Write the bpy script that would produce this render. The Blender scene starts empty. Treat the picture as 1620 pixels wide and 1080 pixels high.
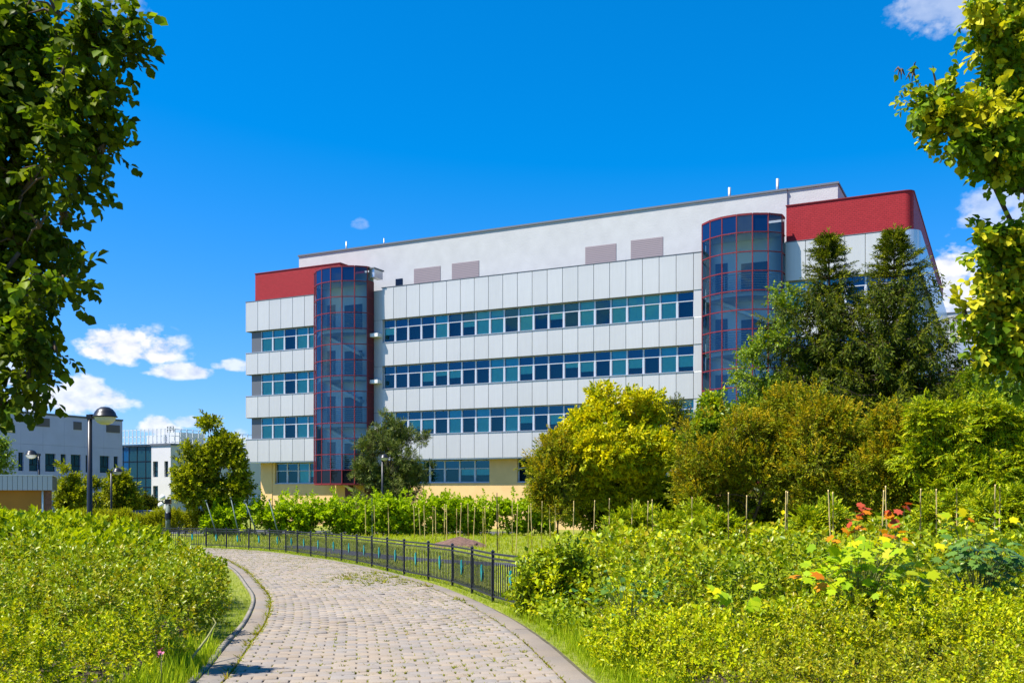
import bpy, bmesh, math, random
import numpy as np
from mathutils import Vector, Matrix
PI = math.pi
SC = bpy.context.scene
COL = SC.collection
rng = np.random.default_rng(7)
random.seed(7)

# ------------------------------------------------------------------ camera
EYE = 2.6
F, CX, HZ = 1549.0, 810.0, 780.0          # focal length, centre column, horizon row (photo pixels)
cam_d = bpy.data.cameras.new('camera')
cam = bpy.data.objects.new('camera', cam_d)
COL.objects.link(cam)
cam.location = (0, 0, EYE)
cam.rotation_euler = (PI / 2, 0, 0)
cam_d.sensor_width = 36.0
cam_d.lens = F / 1620 * 36
cam_d.shift_y = (HZ - 540) / 1620
cam_d.clip_end = 8000
cam_d.dof.use_dof = True
cam_d.dof.focus_distance = 45
cam_d.dof.aperture_fstop = 11.0
SC.camera = cam

# ------------------------------------------------------------------ light
SUN = Vector((-1.521, -0.40, 2.62)).normalized()      # towards the sun
sun_d = bpy.data.lights.new('sun', 'SUN')
sun_d.energy = 5.0
sun_d.angle = math.radians(0.53)
sun_d.color = (1.0, 0.93, 0.82)
sun = bpy.data.objects.new('sun', sun_d)
COL.objects.link(sun)
sun.rotation_euler = SUN.to_track_quat('Z', 'Y').to_euler()
sun.location = (-30, -10, 50)
SC.view_settings.view_transform = 'Standard'
SC.view_settings.look = 'None'
SC.view_settings.gamma = 1
SC.view_settings.exposure = 1.0
SC.view_settings.use_curve_mapping = False
try:
    SC.cycles.max_bounces = 8
    SC.cycles.transparent_max_bounces = 16
    SC.cycles.diffuse_bounces = 2
    SC.cycles.glossy_bounces = 4
    SC.cycles.caustics_reflective = False
    SC.cycles.caustics_refractive = False
    SC.cycles.use_denoising = True
except Exception:
    pass

W = bpy.data.worlds.new('World')
SC.world = W
W.use_nodes = True
nt = W.node_tree
nt.nodes.clear()


def N(tree, typ, **kw):
    n = tree.nodes.new(typ)
    for k, v in kw.items():
        setattr(n, k, v)
    return n


def math_n(tree, op, a, b=None, c=None, clamp=False):
    n = N(tree, 'ShaderNodeMath', operation=op, use_clamp=clamp)
    for i, v in enumerate((a, b, c)):
        if v is None:
            continue
        if isinstance(v, (int, float)):
            n.inputs[i].default_value = v
        else:
            tree.links.new(v, n.inputs[i])
    return n.outputs[0]


def make_sky():
    L = nt.links.new
    out = N(nt, 'ShaderNodeOutputWorld')
    sky = N(nt, 'ShaderNodeTexSky', sky_type='NISHITA', sun_disc=False)
    sky.sun_elevation = math.asin(SUN.z)
    sky.sun_rotation = math.atan2(SUN.x, SUN.y)
    sky.air_density = 1.0
    sky.dust_density = 0.25
    sky.ozone_density = 2.5
    hs = N(nt, 'ShaderNodeHueSaturation')
    hs.inputs['Saturation'].default_value = 1.18
    mul = N(nt, 'ShaderNodeMix', data_type='RGBA', blend_type='MULTIPLY')
    mul.inputs[0].default_value = 1
    mul.inputs[7].default_value = (0.42, 0.80, 1.16, 1)
    L(sky.outputs[0], hs.inputs['Color'])
    L(hs.outputs[0], mul.inputs[6])
    bg = N(nt, 'ShaderNodeBackground')
    bg.inputs[1].default_value = 0.088
    sp = N(nt, 'ShaderNodeSeparateColor')
    L(mul.outputs[2], sp.inputs[0])
    cc = N(nt, 'ShaderNodeCombineColor')
    L(math_n(nt, 'MAXIMUM', math_n(nt, 'MULTIPLY_ADD', sp.outputs[0], 1.28, -0.56), 0.004), cc.inputs[0])
    L(math_n(nt, 'MULTIPLY_ADD', sp.outputs[1], 0.74, 0.34), cc.inputs[1])
    L(math_n(nt, 'MULTIPLY_ADD', sp.outputs[2], 0.90, 0.45), cc.inputs[2])
    L(cc.outputs[0], bg.inputs[0])
    # clouds: soft lumps at given compass directions and heights
    tc = N(nt, 'ShaderNodeTexCoord')
    sep = N(nt, 'ShaderNodeSeparateXYZ')
    L(tc.outputs['Generated'], sep.inputs[0])
    az = math_n(nt, 'ARCTAN2', sep.outputs[0], sep.outputs[1])
    el = math_n(nt, 'ARCSINE', sep.outputs[2])
    cmb = N(nt, 'ShaderNodeCombineXYZ')
    L(az, cmb.inputs[0])
    L(math_n(nt, 'MULTIPLY', el, 1.5), cmb.inputs[1])
    nz = N(nt, 'ShaderNodeTexNoise', noise_dimensions='3D')
    nz.inputs['Scale'].default_value = 26
    nz.inputs['Detail'].default_value = 7
    nz.inputs['Roughness'].default_value = 0.58
    L(cmb.outputs[0], nz.inputs['Vector'])
    nz2 = N(nt, 'ShaderNodeTexNoise', noise_dimensions='3D')
    nz2.inputs['Scale'].default_value = 60
    nz2.inputs['Detail'].default_value = 5
    L(cmb.outputs[0], nz2.inputs['Vector'])
    clouds = [(205, 552, 78, 34, 1.0), (285, 588, 58, 14, .9), (95, 634, 100, 26, .9), (130, 618, 36, 26, .9), (366, 579, 36, 11, .75),
              (252, 676, 32, 18, .9), (300, 668, 36, 10, .6), (1550, 470, 110, 74, 1.0), (1500, 450, 42, 42, 1.0), (1600, 335, 70, 40, .55),
              (1505, 5, 80, 50, .42), (568, 356, 15, 11, .22), (385, 700, 24, 20, .6),
              (170, 4, 60, 26, .22), (1700, 480, 130, 70, 1.0), (-200, 600, 180, 60, 1.0)]
    spec = []
    for px, py, w, h, o in clouds:
        x, z = (px - CX) / F, (HZ - py) / F
        spec.append((math.atan2(x, 1), math.atan2(z, math.hypot(x, 1)), w / F, h / F, o))
    for k in range(9):                       # the same kind of scattered clouds all round
        spec.append((1.2 + k * 0.47, 0.09 + 0.05 * ((k * 7) % 4), 0.10 + .02 * (k % 3), 0.035 + .01 * (k % 2), .9))
    total = None
    nb0 = math_n(nt, 'MULTIPLY', math_n(nt, 'SUBTRACT', nz.outputs[0], 0.47), 3.4)
    nb = math_n(nt, 'ADD', nb0, math_n(nt, 'MULTIPLY', math_n(nt, 'SUBTRACT', nz2.outputs[0], 0.5), 2.6))
    for a, e, w, h, o in spec:
        if a > PI:
            a -= 2 * PI
        dx = math_n(nt, 'DIVIDE', math_n(nt, 'SUBTRACT', az, a), w)
        dy0 = math_n(nt, 'SUBTRACT', el, e)
        # flatter underside
        dy = math_n(nt, 'MAXIMUM', math_n(nt, 'DIVIDE', dy0, h), math_n(nt, 'DIVIDE', dy0, -h * 0.75))
        m = math_n(nt, 'SUBTRACT', 1.0, math_n(nt, 'ADD', math_n(nt, 'MULTIPLY', dx, dx), math_n(nt, 'MULTIPLY', dy, dy)))
        d = math_n(nt, 'MULTIPLY_ADD', math_n(nt, 'ADD', m, nb), 1.3, 0.0, clamp=True)
        s = math_n(nt, 'MULTIPLY', math_n(nt, 'SMOOTH_MIN', d, 1.0, 0.3), o)
        # fade to nothing outside the ellipse
        g = math_n(nt, 'MULTIPLY_ADD', m, 0.9, 0.75, clamp=True)
        s = math_n(nt, 'MULTIPLY', s, g)
        total = s if total is None else math_n(nt, 'MAXIMUM', total, s)
    total = math_n(nt, 'MINIMUM', total, 1.0)
    ramp = N(nt, 'ShaderNodeValToRGB')
    ramp.color_ramp.elements[0].position = 0.25
    ramp.color_ramp.elements[0].color = (0.34, 0.37, 0.46, 1)
    ramp.color_ramp.elements[1].position = 0.62
    ramp.color_ramp.elements[1].color = (0.56, 0.56, 0.58, 1)
    L(nz2.outputs[0], ramp.inputs[0])
    cb = N(nt, 'ShaderNodeBackground')
    L(ramp.outputs[0], cb.inputs[0])
    cb.inputs[1].default_value = 0.98
    mx = N(nt, 'ShaderNodeMixShader')
    L(total, mx.inputs[0])
    L(bg.outputs[0], mx.inputs[1])
    L(cb.outputs[0], mx.inputs[2])
    L(mx.outputs[0], out.inputs[0])


make_sky()

# ------------------------------------------------------------------ helpers
def gz(y):
    y = np.asarray(y, float)
    return np.clip(1.25 - 0.02 * np.maximum(y, 0), 0, None)


def g1(y):
    return float(gz(y))


def ground_at(px, py):
    """the point of the sloping ground seen at a photo pixel"""
    Y = (EYE - 1.25) / ((py - HZ) / F - 0.02)
    return ((px - CX) / F * Y, Y)


def at(px, py, Y):
    return Vector(((px - CX) / F * Y, Y, EYE + (HZ - py) / F * Y))


def tag(o, label=None, cat=None, group=None, kind=None):
    if label: o['label'] = label
    if cat: o['category'] = cat
    if group: o['group'] = group
    if kind: o['kind'] = kind
    return o


def empty(name, loc, rz=0, label=None, cat=None, group=None):
    o = bpy.data.objects.new(name, None)
    o.empty_display_size = 0.2
    COL.objects.link(o)
    o.location = loc
    o.rotation_euler = (0, 0, rz)
    return tag(o, label, cat, group)


def link(name, me, parent=None, loc=None, mat4=None):
    o = bpy.data.objects.new(name, me)
    COL.objects.link(o)
    if parent is not None:
        o.parent = parent
    if mat4 is not None:
        o.matrix_local = mat4
    elif loc is not None:
        o.location = loc
    return o


def np_mesh(name, v, tris, mats, midx=None, smooth=False):
    v = np.ascontiguousarray(v, dtype=np.float32)
    tris = np.ascontiguousarray(tris, dtype=np.int32)
    me = bpy.data.meshes.new(name)
    me.vertices.add(len(v))
    me.vertices.foreach_set('co', v.ravel())
    n = len(tris)
    me.loops.add(n * 3)
    me.loops.foreach_set('vertex_index', tris.ravel())
    me.polygons.add(n)
    me.polygons.foreach_set('loop_start', np.arange(0, n * 3, 3, dtype=np.int32))
    if midx is not None:
        me.polygons.foreach_set('material_index', np.ascontiguousarray(midx, dtype=np.int32))
    if smooth:
        me.polygons.foreach_set('use_smooth', np.ones(n, dtype=bool))
    for m in (mats if isinstance(mats, (list, tuple)) else [mats]):
        me.materials.append(m)
    me.update(calc_edges=True)
    return me


class MB:
    """collects boxes, tubes and polygons; build() links them as one object"""
    def __init__(self):
        self.v, self.f, self.m, self.s = [], [], [], []

    def poly(self, pts, mi=0, smooth=False):
        b = len(self.v)
        self.v += [tuple(p) for p in pts]
        self.f.append(tuple(range(b, b + len(pts))))
        self.m.append(mi); self.s.append(smooth)

    def box(self, x0, x1, y0, y1, z0, z1, mi=0):
        b = len(self.v)
        self.v += [(x0, y0, z0), (x1, y0, z0), (x1, y1, z0), (x0, y1, z0), (x0, y0, z1), (x1, y0, z1), (x1, y1, z1), (x0, y1, z1)]
        for q in ((0, 3, 2, 1), (4, 5, 6, 7), (0, 1, 5, 4), (1, 2, 6, 5), (2, 3, 7, 6), (3, 0, 4, 7)):
            self.f.append(tuple(b + i for i in q)); self.m.append(mi); self.s.append(False)

    def tube(self, pts, radii, n=8, mi=0, cap=True):
        pts = [Vector(p) for p in pts]
        b = len(self.v)
        up = Vector((0, 0, 1))
        for i, p in enumerate(pts):
            d = (pts[min(i + 1, len(pts) - 1)] - pts[max(i - 1, 0)]).normalized()
            a = d.cross(up)
            if a.length < 1e-3:
                a = Vector((1, 0, 0))
            a.normalize()
            c = d.cross(a)
            for k in range(n):
                t = 2 * PI * k / n
                self.v.append(tuple(p + (a * math.cos(t) + c * math.sin(t)) * radii[i]))
        for i in range(len(pts) - 1):
            for k in range(n):
                k2 = (k + 1) % n
                self.f.append((b + i * n + k, b + i * n + k2, b + (i + 1) * n + k2, b + (i + 1) * n + k))
                self.m.append(mi); self.s.append(True)
        if cap:
            self.f.append(tuple(b + k for k in range(n))[::-1]); self.m.append(mi); self.s.append(False)
            e = b + (len(pts) - 1) * n
            self.f.append(tuple(e + k for k in range(n))); self.m.append(mi); self.s.append(False)

    def lathe(self, prof, n=20, mi=0, c=(0, 0, 0)):
        b = len(self.v)
        for r, z in prof:
            for k in range(n):
                t = 2 * PI * k / n
                self.v.append((c[0] + r * math.cos(t), c[1] + r * math.sin(t), c[2] + z))
        for i in range(len(prof) - 1):
            for k in range(n):
                k2 = (k + 1) % n
                self.f.append((b + i * n + k, b + i * n + k2, b + (i + 1) * n + k2, b + (i + 1) * n + k))
                self.m.append(mi); self.s.append(True)

    def prism(self, outline, z0, z1, mi=0):
        n = len(outline)
        b = len(self.v)
        self.v += [(x, y, z0) for x, y in outline] + [(x, y, z1) for x, y in outline]
        self.f.append(tuple(range(b, b + n))[::-1]); self.f.append(tuple(range(b + n, b + 2 * n)))
        self.m += [mi, mi]; self.s += [False, False]
        for k in range(n):
            k2 = (k + 1) % n
            self.f.append((b + k, b + k2, b + n + k2, b + n + k)); self.m.append(mi); self.s.append(False)

    def mesh(self, name, mats):
        me = bpy.data.meshes.new(name)
        me.from_pydata(self.v, [], self.f)
        for m in (mats if isinstance(mats, (list, tuple)) else [mats]):
            me.materials.append(m)
        me.polygons.foreach_set('material_index', self.m)
        me.polygons.foreach_set('use_smooth', self.s)
        me.update()
        return me

    def build(self, name, mats, parent=None, loc=None, kind=None):
        o = link(name, self.mesh(name, mats), parent, loc)
        if kind: o['kind'] = kind
        return o


def boxm(name, mats, x0, x1, y0, y1, z0, z1, parent=None):
    b = MB(); b.box(x0, x1, y0, y1, z0, z1)
    return b.build(name, mats, parent)


# ------------------------------------------------------------------ materials
def new_mat(name):
    m = bpy.data.materials.new(name)
    m.use_nodes = True
    return m, m.node_tree, m.node_tree.nodes['Principled BSDF']


def simple(name, col, rough=0.6, metal=0.0, var=0.0, scale=3.0, bump=0.0, spec=0.4, detail=4, bscale=None):
    m, t, p = new_mat(name)
    p.inputs['Base Color'].default_value = (*col, 1)
    p.inputs['Roughness'].default_value = rough
    p.inputs['Metallic'].default_value = metal
    p.inputs['Specular IOR Level'].default_value = spec
    if var or bump:
        tc = N(t, 'ShaderNodeTexCoord')
        nz = N(t, 'ShaderNodeTexNoise')
        nz.inputs['Scale'].default_value = scale
        nz.inputs['Detail'].default_value = detail
        t.links.new(tc.outputs['Object'], nz.inputs['Vector'])
        if var:
            r = N(t, 'ShaderNodeValToRGB')
            r.color_ramp.elements[0].position = 0.3
            r.color_ramp.elements[1].position = 0.7
            r.color_ramp.elements[0].color = (*[c * (1 - var) for c in col], 1)
            r.color_ramp.elements[1].color = (*[min(1, c * (1 + var)) for c in col], 1)
            t.links.new(nz.outputs[0], r.inputs[0])
            t.links.new(r.outputs[0], p.inputs['Base Color'])
        if bump:
            n2 = nz
            if bscale:
                n2 = N(t, 'ShaderNodeTexNoise')
                n2.inputs['Scale'].default_value = bscale
                t.links.new(tc.outputs['Object'], n2.inputs['Vector'])
            b = N(t, 'ShaderNodeBump')
            b.inputs['Strength'].default_value = bump
            b.inputs['Distance'].default_value = 0.02
            t.links.new(n2.outputs[0], b.inputs['Height'])
            t.links.new(b.outputs[0], p.inputs['Normal'])
    return m


LEAF_GAIN = 1.8


def leaf_mat(name, cols, trans=0.4, rough=0.42, tint=1.6, spec=0.35):
    """leaves: colour differs from leaf to leaf, light shines through"""
    m, t, p = new_mat(name)
    g = N(t, 'ShaderNodeNewGeometry')
    oi = N(t, 'ShaderNodeObjectInfo')
    fr = math_n(t, 'FRACT', math_n(t, 'ADD', g.outputs['Random Per Island'], oi.outputs['Random']))
    r = N(t, 'ShaderNodeValToRGB')
    el = r.color_ramp.elements
    while len(el) < len(cols):
        el.new(0.5)
    for i, c in enumerate(cols):
        el[i].position = i / (len(cols) - 1)
        gn = LEAF_GAIN if max(c) < .3 else 1.35
        el[i].color = (min(.8, c[0] * gn * 1.12), min(.8, c[1] * gn), c[2] * gn * .45, 1)
    t.links.new(fr, r.inputs[0])
    t.links.new(r.outputs[0], p.inputs['Base Color'])
    spec = spec * .25
    trans = trans * .78
    p.inputs['Roughness'].default_value = rough
    p.inputs['Specular IOR Level'].default_value = spec
    tr = N(t, 'ShaderNodeBsdfTranslucent')
    mu = N(t, 'ShaderNodeMix', data_type='RGBA', blend_type='MULTIPLY')
    mu.inputs[0].default_value = 1
    t.links.new(r.outputs[0], mu.inputs[6])
    mu.inputs[7].default_value = (tint * 1.12, tint * 1.15, tint * 0.35, 1)
    t.links.new(mu.outputs[2], tr.inputs[0])
    mx = N(t, 'ShaderNodeMixShader')
    mx.inputs[0].default_value = trans
    t.links.new(p.outputs[0], mx.inputs[1])
    t.links.new(tr.outputs[0], mx.inputs[2])
    t.links.new(mx.outputs[0], t.nodes['Material Output'].inputs[0])
    return m


def glass_mat(name, tint, refl, base=0.12, rough=0.02, opaque=None, see=1.0):
    """a pane: mirrors the sky more at grazing angles, lets the rest through"""
    m, t, p = new_mat(name)
    t.nodes.remove(p)
    tr = N(t, 'ShaderNodeBsdfTransparent')
    tr.inputs[0].default_value = (*tint, 1)
    if opaque:
        df = N(t, 'ShaderNodeBsdfDiffuse')
        df.inputs[0].default_value = (*opaque, 1)
        m0 = N(t, 'ShaderNodeMixShader')
        m0.inputs[0].default_value = see
        t.links.new(df.outputs[0], m0.inputs[1]); t.links.new(tr.outputs[0], m0.inputs[2])
        under = m0.outputs[0]
    else:
        under = tr.outputs[0]
    gl = N(t, 'ShaderNodeBsdfGlossy')
    gl.inputs[0].default_value = (*refl, 1)
    gl.inputs['Roughness'].default_value = rough
    tcn = N(t, 'ShaderNodeTexCoord')
    nzn = N(t, 'ShaderNodeTexNoise')
    nzn.inputs['Scale'].default_value = 0.7
    t.links.new(tcn.outputs['Object'], nzn.inputs['Vector'])
    bp = N(t, 'ShaderNodeBump')
    bp.inputs['Strength'].default_value = 0.15
    bp.inputs['Distance'].default_value = 0.02
    t.links.new(nzn.outputs[0], bp.inputs['Height'])
    t.links.new(bp.outputs[0], gl.inputs['Normal'])
    fr = N(t, 'ShaderNodeFresnel')
    fr.inputs[0].default_value = 1.5
    fac = math_n(t, 'ADD', fr.outputs[0], base, clamp=True)
    mx = N(t, 'ShaderNodeMixShader')
    t.links.new(fac, mx.inputs[0])
    t.links.new(under, mx.inputs[1]); t.links.new(gl.outputs[0], mx.inputs[2])
    t.links.new(mx.outputs[0], t.nodes['Material Output'].inputs[0])
    return m


M = {}
M['panel'] = simple('cladding_panel', (0.56, 0.555, 0.545), 0.42, 0.25, var=0.04, scale=0.6, spec=0.5)
def panel_streaks():
    t = M['panel'].node_tree; p = t.nodes['Principled BSDF']
    tc = N(t, 'ShaderNodeTexCoord'); mp = N(t, 'ShaderNodeMapping'); mp.inputs['Scale'].default_value = (9, 9, .5)
    g = N(t, 'ShaderNodeNewGeometry'); t.links.new(g.outputs['Position'], mp.inputs[0])
    nz = N(t, 'ShaderNodeTexNoise'); nz.inputs['Scale'].default_value = 1.0; nz.inputs['Detail'].default_value = 6; t.links.new(mp.outputs[0], nz.inputs[0])
    oi = N(t, 'ShaderNodeObjectInfo')
    f = math_n(t, 'MULTIPLY_ADD', nz.outputs[0], .14, math_n(t, 'MULTIPLY_ADD', oi.outputs['Random'], .07, .90))
    mu = N(t, 'ShaderNodeMix', data_type='RGBA', blend_type='MULTIPLY'); mu.inputs[0].default_value = 1
    src = p.inputs['Base Color'].links[0].from_socket
    t.links.new(src, mu.inputs[6])
    cb = N(t, 'ShaderNodeCombineColor')
    for i in range(3): t.links.new(f, cb.inputs[i])
    t.links.new(cb.outputs[0], mu.inputs[7]); t.links.new(mu.outputs[2], p.inputs['Base Color'])


panel_streaks()
M['panel_side'] = simple('cladding_side', (0.60, 0.62, 0.66), 0.25, 0.55, var=0.05, scale=0.5)
M['joint'] = simple('joint_dark', (0.10, 0.10, 0.11), 0.8)
M['render'] = simple('white_render', (0.50, 0.505, 0.515), 0.85, var=0.05, scale=1.2, bump=0.5, bscale=9)
M['yellow'] = simple('yellow_render', (0.80, 0.53, 0.24), 0.85, var=0.06, scale=1.5, bump=0.15, bscale=20)
M['frame'] = simple('window_frame', (0.55, 0.57, 0.63), 0.4, 0.2)
M['coping'] = simple('coping_grey', (0.16, 0.17, 0.19), 0.5, 0.3)
M['sill'] = simple('sill_metal', (0.40, 0.42, 0.47), 0.4, 0.4)
M['louvre'] = simple('louvre_pink_grey', (0.27, 0.225, 0.245), 0.6)
M['darklouvre'] = simple('louvre_dark', (0.13, 0.14, 0.16), 0.5, 0.2)
M['redsteel'] = simple('red_steel', (0.19, 0.016, 0.022), 0.5)
M['darkred'] = simple('dark_red_wall', (0.10, 0.010, 0.016), 0.5)
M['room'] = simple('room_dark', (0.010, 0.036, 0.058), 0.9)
M['blind'] = simple('blind_fabric', (0.74, 0.84, 0.78), 0.8, var=0.05, scale=4)
M['inner'] = simple('stair_inner', (0.72, 0.75, 0.78), 0.8)
M['slab'] = simple('stair_slab', (0.80, 0.82, 0.83), 0.7)
M['back_panel'] = simple('back_panel_dark', (0.05, 0.085, 0.12), .4)
M['steel'] = simple('steel_rail', (0.55, 0.58, 0.60), 0.3, 0.7)
M['glass'] = glass_mat('window_glass', (0.46, 0.96, 0.94), (0.15, 0.55, 0.78), 0.05)
M['glass_top'] = glass_mat('window_glass_upper', (0.28, 0.78, 0.86), (0.14, 0.56, 0.82), 0.09)
M['tower_glass'] = glass_mat('tower_glass', (0.68, 0.80, 0.81), (0.36, 0.62, 0.82), 0.05)
M['tower_spandrel'] = glass_mat('tower_spandrel_glass', (0.0, 0.0, 0.0), (0.30, 0.55, 0.85), 0.06, opaque=(0.004, 0.018, 0.06), see=0.0)
M['dark_spandrel'] = glass_mat('dark_spandrel_glass', (0.0, 0.0, 0.0), (0.30, 0.45, 0.6), 0.02, opaque=(0.008, 0.010, 0.014), see=0.0)


def tile_mat():
    m, t, p = new_mat('red_mosaic_tile')
    tc = N(t, 'ShaderNodeTexCoord')
    mp = N(t, 'ShaderNodeMapping')
    mp.inputs['Rotation'].default_value = (PI / 2, 0, 0)
    t.links.new(tc.outputs['Object'], mp.inputs[0])
    br = N(t, 'ShaderNodeTexBrick')
    br.offset = 0.5
    br.inputs['Color1'].default_value = (0.36, 0.022, 0.030, 1)
    br.inputs['Color2'].default_value = (0.315, 0.018, 0.025, 1)
    br.inputs['Mortar'].default_value = (0.20, 0.014, 0.019, 1)
    br.inputs['Scale'].default_value = 3.6
    br.inputs['Mortar Size'].default_value = 0.03
    br.inputs['Brick Width'].default_value = 0.9
    br.inputs['Row Height'].default_value = 0.42
    t.links.new(mp.outputs[0], br.inputs['Vector'])
    t.links.new(br.outputs[0], p.inputs['Base Color'])
    p.inputs['Roughness'].default_value = 0.55
    p.inputs['Specular IOR Level'].default_value = 0.2
    bp = N(t, 'ShaderNodeBump')
    bp.inputs['Strength'].default_value = 0.4
    bp.inputs['Distance'].default_value = 0.02
    t.links.new(br.outputs['Fac'], bp.inputs['Height'])
    bp.invert = True
    t.links.new(bp.outputs[0], p.inputs['Normal'])
    return m


M['tile'] = tile_mat()


def ground_mat():
    m, t, p = new_mat('lawn_ground')
    tc = N(t, 'ShaderNodeTexCoord')
    n1 = N(t, 'ShaderNodeTexNoise'); n1.inputs['Scale'].default_value = 0.35; n1.inputs['Detail'].default_value = 6
    n2 = N(t, 'ShaderNodeTexNoise'); n2.inputs['Scale'].default_value = 14; n2.inputs['Detail'].default_value = 5
    t.links.new(tc.outputs['Object'], n1.inputs[0]); t.links.new(tc.outputs['Object'], n2.inputs[0])
    mixf = math_n(t, 'ADD', math_n(t, 'MULTIPLY', n1.outputs[0], 0.5), math_n(t, 'MULTIPLY', n2.outputs[0], 0.5))
    r = N(t, 'ShaderNodeValToRGB')
    r.color_ramp.elements[0].position = 0.32; r.color_ramp.elements[0].color = (0.085, 0.120, 0.008, 1)
    r.color_ramp.elements[1].position = 0.68; r.color_ramp.elements[1].color = (0.250, 0.270, 0.018, 1)
    t.links.new(mixf, r.inputs[0]); t.links.new(r.outputs[0], p.inputs['Base Color'])
    p.inputs['Roughness'].default_value = 0.9
    b = N(t, 'ShaderNodeBump'); b.inputs['Strength'].default_value = 0.8; b.inputs['Distance'].default_value = 0.05
    t.links.new(n2.outputs[0], b.inputs['Height']); t.links.new(b.outputs[0], p.inputs['Normal'])
    return m


def stone_mat(name, cols, bump=0.35):
    m, t, p = new_mat(name)
    g = N(t, 'ShaderNodeNewGeometry'); oi = N(t, 'ShaderNodeObjectInfo')
    fr = math_n(t, 'FRACT', math_n(t, 'ADD', g.outputs['Random Per Island'], oi.outputs['Random']))
    r = N(t, 'ShaderNodeValToRGB')
    el = r.color_ramp.elements
    while len(el) < len(cols):
        el.new(.5)
    for i, c in enumerate(cols):
        el[i].position = i / (len(cols) - 1); el[i].color = (*c, 1)
    t.links.new(fr, r.inputs[0])
    tc = N(t, 'ShaderNodeTexCoord')
    n1 = N(t, 'ShaderNodeTexNoise'); n1.inputs['Scale'].default_value = 1.1; n1.inputs['Detail'].default_value = 5
    n2 = N(t, 'ShaderNodeTexNoise'); n2.inputs['Scale'].default_value = 60; n2.inputs['Detail'].default_value = 3
    t.links.new(g.outputs['Position'], n1.inputs[0]); t.links.new(g.outputs['Position'], n2.inputs[0])
    r2 = N(t, 'ShaderNodeValToRGB')
    r2.color_ramp.elements[0].position = .3; r2.color_ramp.elements[0].color = (.72, .72, .74, 1)
    r2.color_ramp.elements[1].position = .65; r2.color_ramp.elements[1].color = (1, 1, 1, 1)
    t.links.new(math_n(t, 'MULTIPLY_ADD', n2.outputs[0], .35, math_n(t, 'MULTIPLY', n1.outputs[0], .65)), r2.inputs[0])
    mu = N(t, 'ShaderNodeMix', data_type='RGBA', blend_type='MULTIPLY'); mu.inputs[0].default_value = 1
    t.links.new(r.outputs[0], mu.inputs[6]); t.links.new(r2.outputs[0], mu.inputs[7])
    t.links.new(mu.outputs[2], p.inputs['Base Color'])
    p.inputs['Roughness'].default_value = .85
    p.inputs['Specular IOR Level'].default_value = .25
    b = N(t, 'ShaderNodeBump'); b.inputs['Strength'].default_value = bump; b.inputs['Distance'].default_value = .006
    t.links.new(n2.outputs[0], b.inputs['Height']); t.links.new(b.outputs[0], p.inputs['Normal'])
    return m


M['ground'] = ground_mat()
M['stone'] = stone_mat('paving_stone', [(0.3, 0.244, 0.186), (0.321, 0.263, 0.2), (0.286, 0.244, 0.2), (0.25, 0.226, 0.205), (0.311, 0.259, 0.205), (0.266, 0.239, 0.212), (0.331, 0.273, 0.215)])
M['edging'] = stone_mat('edging_stone', [(0.245, 0.2, 0.152), (0.234, 0.2, 0.163), (0.218, 0.195, 0.173)])
M['kerb'] = stone_mat('kerb_stone', [(.20, .185, .16), (.24, .22, .19)])
M['joint_soil'] = simple('joint_soil', (0.075, 0.066, 0.036), .95, var=.4, scale=8)
M['asphalt'] = simple('asphalt', (0.060, 0.064, 0.078), .85, var=.15, scale=6, bump=.3, bscale=60)
M['iron'] = simple('fence_iron', (0.030, 0.033, 0.045), .42, .3)
M['teal'] = simple('teal_enamel', (0.01, 0.26, 0.25), .35, var=.2, scale=30)
M['cane'] = simple('bamboo', (0.72, 0.52, 0.20), .6, var=.25, scale=6)
M['cane_dark'] = simple('brown_stake', (0.14, 0.09, 0.06), .7, var=.25, scale=6)
M['galv'] = simple('galvanised', (0.13, 0.17, 0.165), .7, .1, var=.2, scale=6)
M['soil'] = simple('bark_mulch', (0.13, 0.075, 0.055), .95, var=.45, scale=9, bump=1, bscale=25)
M['bark'] = simple('bark', (0.07, 0.05, 0.035), .9, var=.4, scale=7, bump=.8, bscale=16)
M['twig'] = simple('twig', (0.09, 0.06, 0.035), .85)
M['stalk'] = simple('stalk_green', (0.16, 0.17, 0.05), .7)

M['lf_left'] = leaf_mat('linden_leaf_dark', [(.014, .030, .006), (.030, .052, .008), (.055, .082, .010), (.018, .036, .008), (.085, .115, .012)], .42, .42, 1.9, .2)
M['lf_right'] = leaf_mat('linden_leaf', [(.035, .075, .010), (.075, .13, .012), (.04, .08, .010), (.11, .16, .014)], .40, .38, 1.7)
M['lf_bract'] = leaf_mat('linden_bract', [(.30, .33, .035), (.42, .42, .05), (.24, .30, .03)], .45, .5, 1.0)
M['lf_hedge'] = leaf_mat('hedge_leaf', [(0.14, 0.2, 0.008), (0.2, 0.26, 0.009), (0.27, 0.31, 0.01), (0.11, 0.16, 0.008), (0.22, 0.275, 0.009)], .34, .36, 1.3, .4)
M['lf_spirea'] = leaf_mat('spirea_leaf', [(0.08, 0.12, 0.007), (0.14, 0.175, 0.008), (0.2, 0.22, 0.008), (0.06, 0.095, 0.007), (0.19, 0.17, 0.01), (0.11, 0.15, 0.008)], .30, .33, 1.3, .75)
M['lf_spirea_y'] = leaf_mat('spirea_leaf_golden', [(0.11, 0.17, 0.004), (0.23, 0.285, 0.004), (0.31, 0.34, 0.005), (0.06, 0.11, 0.004), (0.20, 0.27, 0.004), (0.28, 0.27, 0.006)], .30, .36, 1.25, .45)
M['lf_mixed'] = leaf_mat('shrub_leaf', [(0.05, 0.095, 0.007), (0.09, 0.15, 0.009), (0.15, 0.205, 0.01), (0.065, 0.115, 0.008), (0.18, 0.215, 0.011), (0.11, 0.165, 0.009)], .30, .33, 1.3, .65)
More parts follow.
